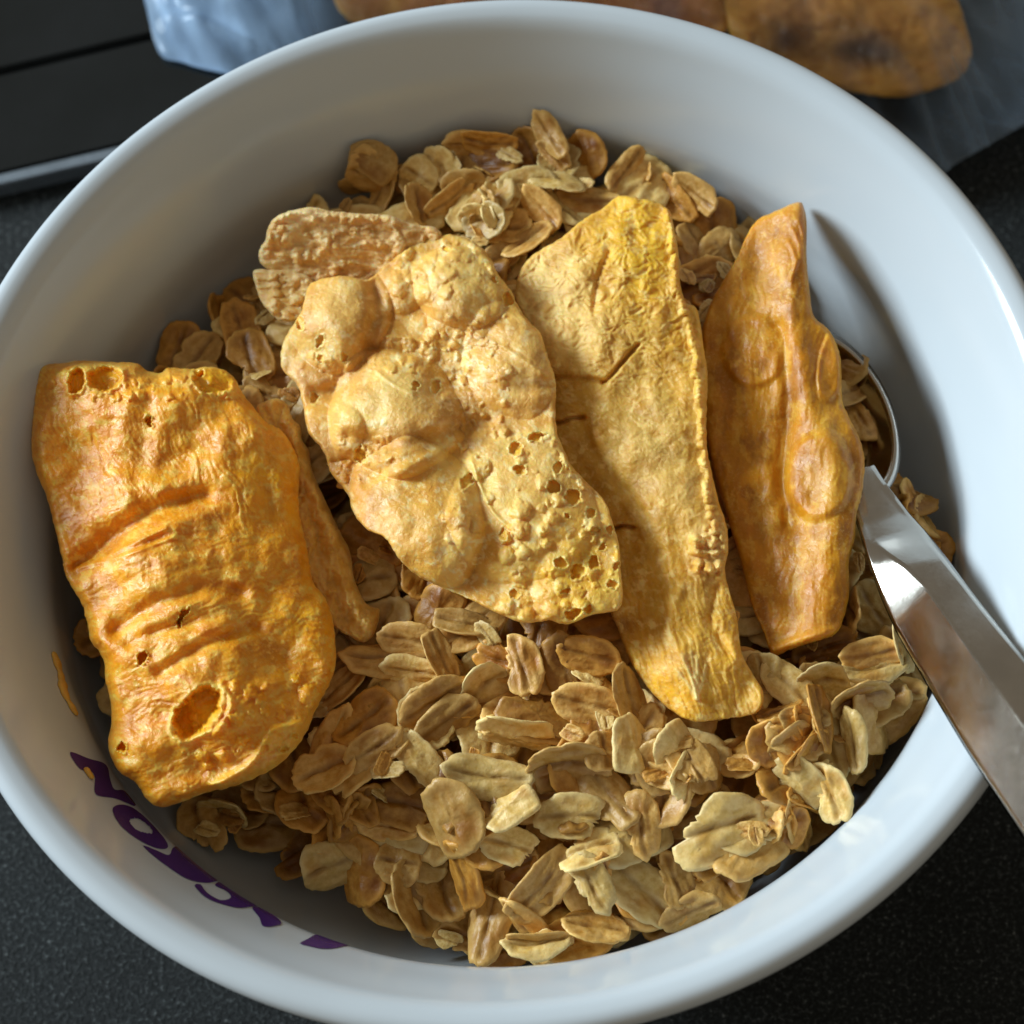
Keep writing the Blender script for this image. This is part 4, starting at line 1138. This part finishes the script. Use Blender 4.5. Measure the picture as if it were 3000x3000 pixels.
for L, cf in ((HAND, c4), (HAND2, c7)):
    sf = .6 if cf is c4 else .7246 * .644
    for hx, hy, an, ln, wd, tone, k, lab in L:
        px = cf(hx, hy)
        q = P3(*px, -1.45)
        for it in range(3):
            i_, j_ = int(np.clip(round(q[0] / GS + GN / 2), 1, GN - 2)), int(np.clip(round(q[1] / GS + GN / 2), 1, GN - 2))
            q = P3(*px, H[i_, j_] + 0.02)
        dirp = P3(px[0] + 10 * math.cos(math.radians(an)), px[1] + 10 * math.sin(math.radians(an)), q[2]) - q
        yaw = math.atan2(dirp[1], dirp[0])
        a, b = FL[k][5], FL[k][6]
        pxcm = 155.0
        s = ln * sf / pxcm / (2 * a)
        face = wd * sf / pxcm / (2 * b * s)                      # how much of the width shows: edge-on flakes lean over
        tilt = math.acos(np.clip(face, .25, 1.0)) * 0.85
        s = float(np.clip(s, .70, 1.30)); best = None
        for tr in range(26):
            jx, jy = rng.normal(0, .01 + .012 * tr, 2); tl = tilt * rng.uniform(.5, 1.0) if tr else tilt
            tl = min(tl, 1.1)
            Rm = Matrix.Rotation(math.radians(rng.uniform(6, 20)), 3, 'X') @ rotm(yaw, tl, yaw + math.pi / 2 * (1 if rng.random() < .5 else -1))
            d = drop(k, s * (1 - .008 * tr), q[0] + jx, q[1] + jy, Rm, 0.25, True)
            if d: best = d; break
        if not best: continue
        z, ii, jj, tz = best
        commit(k, s * (1 - .008 * tr), q[0] + jx, q[1] + jy, z, Rm, tone, ii, jj, tz, hand=lab or True)

# oats in the scoop of the spoon
for sx, sy, yw in ((1600, 740, .4), (1625, 790, 1.8), (1590, 690, 2.6), (1615, 860, 1.0)):
    q = P3(sx, sy, -2.02)
    placed.append(dict(k=int(rng.integers(NVAR)), s=.72, p=tuple(q), R=rotm(yw, .35, yw), tone='golden', hand='small oat flake lying in the scoop of the spoon', scoop=True))

objs = []
for f in placed:
    o = bpy.data.objects.new('oat_flake', MESHES[f['tone'], f['k']])
    m = f['R'].to_4x4() @ Matrix.Scale(f['s'], 4)
    m.translation = Vector(f['p']) * CM
    o.matrix_world = m
    COL.objects.link(o); o['_i'] = len(objs); objs.append(o)

# ---- granola clusters: several toasted oats stuck together
def cluster(px, z, n, spread, seed, label, tones):
    rs = np.random.default_rng(seed); q = P3(*px, z)
    root = empty('granola_cluster', q); tag(root, label, 'granola cluster', 'granola clusters in the bowl')
    for i in range(n):
        d = rs.normal(0, 1, 3); d[2] = abs(d[2]) + .75; d /= np.linalg.norm(d)
        o = bpy.data.objects.new('stuck_flake', MESHES[tones[i % len(tones)], int(rs.integers(NVAR))])
        nv = Vector(d); m = nv.to_track_quat('Z', 'Y').to_matrix().to_4x4() @ Matrix.Rotation(rs.uniform(0, 6.28), 4, 'Z') @ Matrix.Scale(rs.uniform(.55, .80), 4)
        m.translation = Vector((d[0] * 1.25, d[1] * 1.25, d[2] * .8)) * spread * CM * rs.uniform(.6, 1.0) + Vector((rs.normal(0, .08), rs.normal(0, .08), 0)) * CM
        o.matrix_world = m; COL.objects.link(o); o.parent = root
    return root


cluster((1490, 1385), -1.28, 12, .30, 3, 'lumpy brown granola cluster below the amber slice and right of the golden one', ['toasted', 'golden', 'toasted'])
cluster((1260, 1440), -1.32, 8, .26, 4, 'golden oat cluster of upright stuck flakes below the end of the wrinkled slice', ['golden', 'golden', 'pale'])
cluster((925, 405), -1.38, 8, .26, 5, 'pale cream granola cluster behind the bubbly mango chip', ['pale', 'pale', 'golden'])
cluster((1695, 975), -2.15, 7, .22, 6, 'small brown granola cluster between the spoon neck and the wall', ['toasted', 'golden'])
cluster((660, 1520), -1.80, 8, .26, 7, 'dark toasted granola cluster below the corner of the orange mango piece', ['toasted'])
cluster((1475, 1545), -1.55, 7, .24, 8, 'brown granola cluster pressed against the near wall', ['toasted', 'toasted', 'golden'])

# crumb bed under the flakes
gi = np.arange(0, GN, 3); bx, by = np.meshgrid(gi, gi, indexing='ij')
bz = np.minimum(BED[bx, by] - .12, TARGET[bx, by] - .6) + .06 * rng.standard_normal(bx.shape)
bv = np.stack([gx[bx], gx[by], bz], -1).reshape(-1, 3)
ok = (np.hypot(bv[:, 0], bv[:, 1]) < np.interp(bv[:, 2], prof_in[::-1, 1], prof_in[::-1, 0]) + .12).reshape(bx.shape)
nb = len(gi); idb = np.arange(nb * nb).reshape(nb, nb)
cell = ok[:-1, :-1] & ok[1:, :-1] & ok[:-1, 1:] & ok[1:, 1:]
bq = np.stack([idb[:-1, :-1], idb[1:, :-1], idb[1:, 1:], idb[:-1, 1:]], -1)[cell]
tag(obj('granola_bed', mesh_np('granola_bed', bv, bq), TONES['toasted']), 'packed toasted oats filling the bowl beneath the loose flakes', 'granola', kind='stuff')

# the 300 flakes that show largest stay single; the rest become one mass
bpy.context.view_layer.update()
dg = bpy.context.evaluated_depsgraph_get()
cnt = np.zeros(len(objs), int)
res = 300
uu, vv = np.meshgrid((np.arange(res) + .5) * PIX / res, (np.arange(res) + .5) * PIX / res)
dirs = ray(np.stack([uu.ravel(), vv.ravel()], 1)); co = Vector(CAM * CM)
for d in dirs:
    hit, _, _, _, ob, _ = scene.ray_cast(dg, co, Vector(d))
    if hit and ob is not None:
        i = ob.get('_i')
        if i is not None: cnt[i] += 1
order = np.argsort(-cnt)
keep = set(order[:300].tolist()) - set(np.where(cnt == 0)[0].tolist())
print('flakes', len(placed), 'visible', int((cnt > 0).sum()), 'kept', len(keep))
mv, mq, mt, mc, off = [], [], [], [], 0
midx = []
tid = {t: i for i, t in enumerate(TONES)}
for i, o in enumerate(objs):
    f = placed[i]
    if i in keep: continue
    V, Q, T, c, *_ = FL[f['k']]
    Mn = np.array(f['R']) * f['s']
    mv.append(V @ Mn.T + np.array(f['p'])); mq.append(Q + off); mt.append(T + off); mc.append(c)
    midx.append((len(Q), len(T), tid[f['tone']])); off += len(V)
    bpy.data.objects.remove(o)
me = mesh_np('loose_oats', np.concatenate(mv), np.concatenate(mq), np.concatenate(mt))
oat_attr(me, np.concatenate(mc))
for t in TONES.values(): me.materials.append(t)
mi = np.concatenate([np.repeat([m[2] for m in midx], [m[0] for m in midx]), np.repeat([m[2] for m in midx], [m[1] for m in midx])]).astype(np.int32)
if len(mi) == len(me.polygons): me.polygons.foreach_set('material_index', mi)
tag(obj('loose_oats', me, None), 'half buried oat flakes showing between the flakes on top', 'granola', kind='stuff')

WORD = {'pale': 'pale cream', 'golden': 'golden', 'toasted': 'brown toasted'}
for i in sorted(keep):
    o, f = objs[i], placed[i]
    del o['_i']
    x, y, z = f['p']
    if isinstance(f['hand'], str):
        tag(o, f['hand'], 'oat flake', 'oat flakes in the spoon' if f.get('scoop') else 'oat flakes picked out on top of the heap'); continue
    if x > 2.6 and y > -2.2: zone = 'around the spoon and amber slice'
    elif y > 1.7: zone = 'by the far wall behind the tan mango fold' if x < -1.2 else 'by the far wall behind the golden slice'
    elif y < -4.2: zone = 'along the near wall of the bowl'
    elif y < -1.2 and x < -1.9: zone = 'below the orange mango piece near the lettering'
    elif y < -1.2 and x < .2: zone = 'below the tip of the bubbly chip'
    elif y < -1.2 and x < 1.9: zone = 'below the tip of the wrinkled golden slice'
    elif y < -1.2: zone = 'below the tip of the amber slice'
    else: zone = 'in a gap between mango pieces'
    nrm = (f['R'] @ Vector((0, 0, 1)))
    a_, b_, br_ = FL[f['k']][5:8]
    if abs(nrm.dot(Vector(camdir))) < .45: shape = 'edge-on'
    elif br_: shape = 'broken ragged'
    elif a_ / b_ > 1.75: shape = 'long narrow'
    elif a_ / b_ < 1.2: shape = 'round'
    elif f['k'] % 5 == 4: shape = 'smooth oval'
    else: shape = 'creased oval'
    if f['s'] > 1.0: shape = 'large ' + shape
    elif f['s'] < .87: shape = 'small ' + shape
    tag(o, f'{shape} {WORD[f["tone"]]} oat flake {zone}', 'oat flake', f'{shape} {WORD[f["tone"]]} oats {zone}')

# ------------------------------------------------------------------ crumbs stuck on the wall
def crumb(pts, w, label, z_off=.02):
    uv = wall_hit_left(pts); path = []
    for az, s in uv:
        rr, zz = np.interp(s, arc, prof_in[:, 0]), np.interp(s, arc, prof_in[:, 1])
        path.append((rr * math.cos(az) * .996, rr * math.sin(az) * .996, zz + .005))
    path = catmull(np.array(path), .02, closed=False); T, S, N = frame(path, np.array([0.8, .3, .6]))
    V = []; n = len(path)
    for i, p in enumerate(path):
        e = math.sqrt(max(0.02, 1 - (2 * i / (n - 1) - 1) ** 4)) * (1 + .22 * math.sin(i * .33) + .12 * math.sin(i * .9))
        for j in range(10):
            a = 2 * math.pi * j / 10 + i * .12
            V.append(p + S[i] * (w * e * math.cos(a)) + N[i] * (w * .6 * e * math.sin(a)))
    Q = [(i * 10 + j, i * 10 + (j + 1) % 10, (i + 1) * 10 + (j + 1) % 10, (i + 1) * 10 + j) for i in range(n - 1) for j in range(10)]
    me = mesh_np('mango_crumb', V, Q); set_color(me, 'pigment', np.tile((0.80, 0.42, 0.08), (len(V), 1)))
    tag(obj('mango_crumb', me, MG4), label, 'crumb')


def wall_hit_left(px):
    out = []
    for dd in ray(px):
        ts = np.linspace(14, 36, 4400); p = CAM + ts[:, None] * dd
        f = np.hypot(p[:, 0], p[:, 1]) - np.interp(p[:, 2], prof_in[::-1, 1], prof_in[::-1, 0])
        k = np.where((f[:-1] * f[1:] <= 0) & (p[:-1, 2] < -.05) & (p[:-1, 2] > -3))[0]
        q = p[k[0]]; z = q[2]
        out.append((math.atan2(q[1], q[0]), np.interp(-z, -prof_in[20:, 1], arc[20:])))
    return np.array(out)


crumb([k6(225, 90), k6(255, 180), k6(275, 270), k6(330, 370)], .052, 'long twisted orange crumb stuck to the wall beside the orange mango piece')
crumb([k6(325, 595), k6(312, 620), k6(303, 648)], .035, 'tiny orange speck on the wall beside the slanted purple letter')

# ------------------------------------------------------------------ bag of dried mango behind the bowl
bag = empty('plastic_bag', P3(1100, -100, TZ))
tag(bag, 'clear plastic bag of dried mango lying behind the bowl', 'bag')
BAGO = [(235, -120), (272, 0), (300, 100), (345, 118), (415, 137), (700, 190), (1100, 270), (1500, 340), (1740, 352), (1800, 312), (1932, 236), (2120, 120), (2250, -300), (1600, -520), (800, -520), (260, -380)]
for lay in (0, 1):
    poly = catmull(BAGO, 12)
    g, q, d, rim = outline_grid(poly, 9)
    base = at_z(g, TZ + .42)
    x, y = g[:, 0], g[:, 1]
    puff = sstep(0, 260, d)
    e = np.exp(-(d / 30) ** 2)
    wr = 0.10 * fbm(x / 150, y / 60, 4, 81) + -.12 * (1 - np.abs(noise((x - .55 * y) / 60, (y - .3 * x) / 210, 83)) * 2) * sstep(900, 300, x)
    ca = np.maximum(0, 1 - np.abs(noise((x * .6 - y) / 60, (x + y) / 300, 88)) * 3)
    hgt = (1.25 * puff + .30 * sstep(0, 40, d) + (wr + (.10 + .14 * sstep(760, 500, x)) * ca) * sstep(0, 30, d)) if lay == 0 else .02 + 0 * x
    hgt = hgt + (.9 * sstep(270, 640, x) * sstep(15, 150, d) if lay == 0 else 0)
    V = base.copy(); V[:, 2] += hgt
    me = mesh_np('film', V, q if lay == 0 else q[:, ::-1])
    cl = .015 + (.46 + .5 * np.clip(.4 + 1.2 * fbm((x - .5 * y) / 55, (y + .3 * x) / 200, 3, 89), 0, 1)) * sstep(700, 460, x) + .16 * sstep(1700, 1850, x + .55 * (y - 200)) + .20 * np.clip(ca, 0, 1) * sstep(1650, 1850, x + .4 * y) + .04 * np.clip(fbm(x / 80, y / 80, 3, 85), 0, 1)  # opaque pale blue painted in for light reflecting off the crinkled film
    a_ = me.attributes.new('light_haze', 'FLOAT', 'POINT'); a_.data.foreach_set('value', np.clip(cl, 0, 1).astype(np.float32))
    o = under(obj('top_film' if lay == 0 else 'bottom_film', me, FILM), bag)


def relief_bag(spots, base, seed):
    def fn(r):
        x, y = r.x, r.y
        r.h += .12 * fbm(x / 90, y / 60, 3, seed) + .02 * fbm(x / 20, y / 20, 3, seed + 2)
        r.c[:] = base
        r.paint(.6 * sstep(-.2, .5, fbm(x / 60, y / 50, 3, seed + 4)), tuple(k * .72 for k in base))
        for cx, cy, rx, ry, an, k, c in spots: r.spot(cx, cy, rx, ry, an, k, c)
        r.paint(.75 * np.exp(-r.d / 20), (0.74, 0.45, 0.04))
    return fn


def bag_slice(outline, label, base, spots, seed, z):
    root = empty('bagged_mango_slice', P3(*np.mean(outline, 0), z)); tag(root, label, 'dried mango', 'dried mango slices inside the plastic bag')
    a, b, c = outline[0], outline[len(outline) // 3], outline[2 * len(outline) // 3]
    make_piece('flesh', outline, [(*a, z), (*b, z + .06), (*c, z - .02)], relief_bag(spots, base, seed), MG3, root, .14, .14, 22, step=5, seed=seed, occ=False, tint=(.92, .80, .72))


bag_slice([(1362, 20), (1372, -30), (1430, -80), (1560, -110), (1700, -95), (1790, -30), (1826, 60), (1832, 110), (1806, 150), (1740, 176), (1680, 184), (1590, 170), (1480, 140), (1400, 100)],
          'brown oval dried mango slice with dark patches and golden edge inside the bag', (0.74, 0.40, 0.09),
          [(1480, 75, 62, 46, 0, 1.0, (0.06, 0.022, 0.010)), (1625, 95, 85, 40, 0, 1.0, (0.06, 0.028, 0.012)), (1500, 130, 120, 30, 10, .5, (0.22, 0.09, 0.03)), (1410, 20, 50, 60, 0, .6, (0.60, 0.30, 0.06)), (1560, 20, 110, 40, 0, .5, (0.48, 0.24, 0.07))], 91, TZ + .95)
bag_slice([(640, -40), (760, -90), (960, -120), (1180, -110), (1330, -60), (1372, 10), (1370, 60), (1300, 110), (1100, 110), (850, 90), (680, 50), (630, 0)],
          'orange dried mango slice half hidden behind the far rim inside the bag', (0.50, 0.22, 0.07),
          [(745, 0, 18, 60, 10, .7, (0.72, 0.45, 0.10)), (1250, 40, 90, 40, 0, .6, (0.26, 0.11, 0.05)), (660, 5, 60, 40, 0, .5, (0.62, 0.33, 0.14))], 95, TZ + .90)
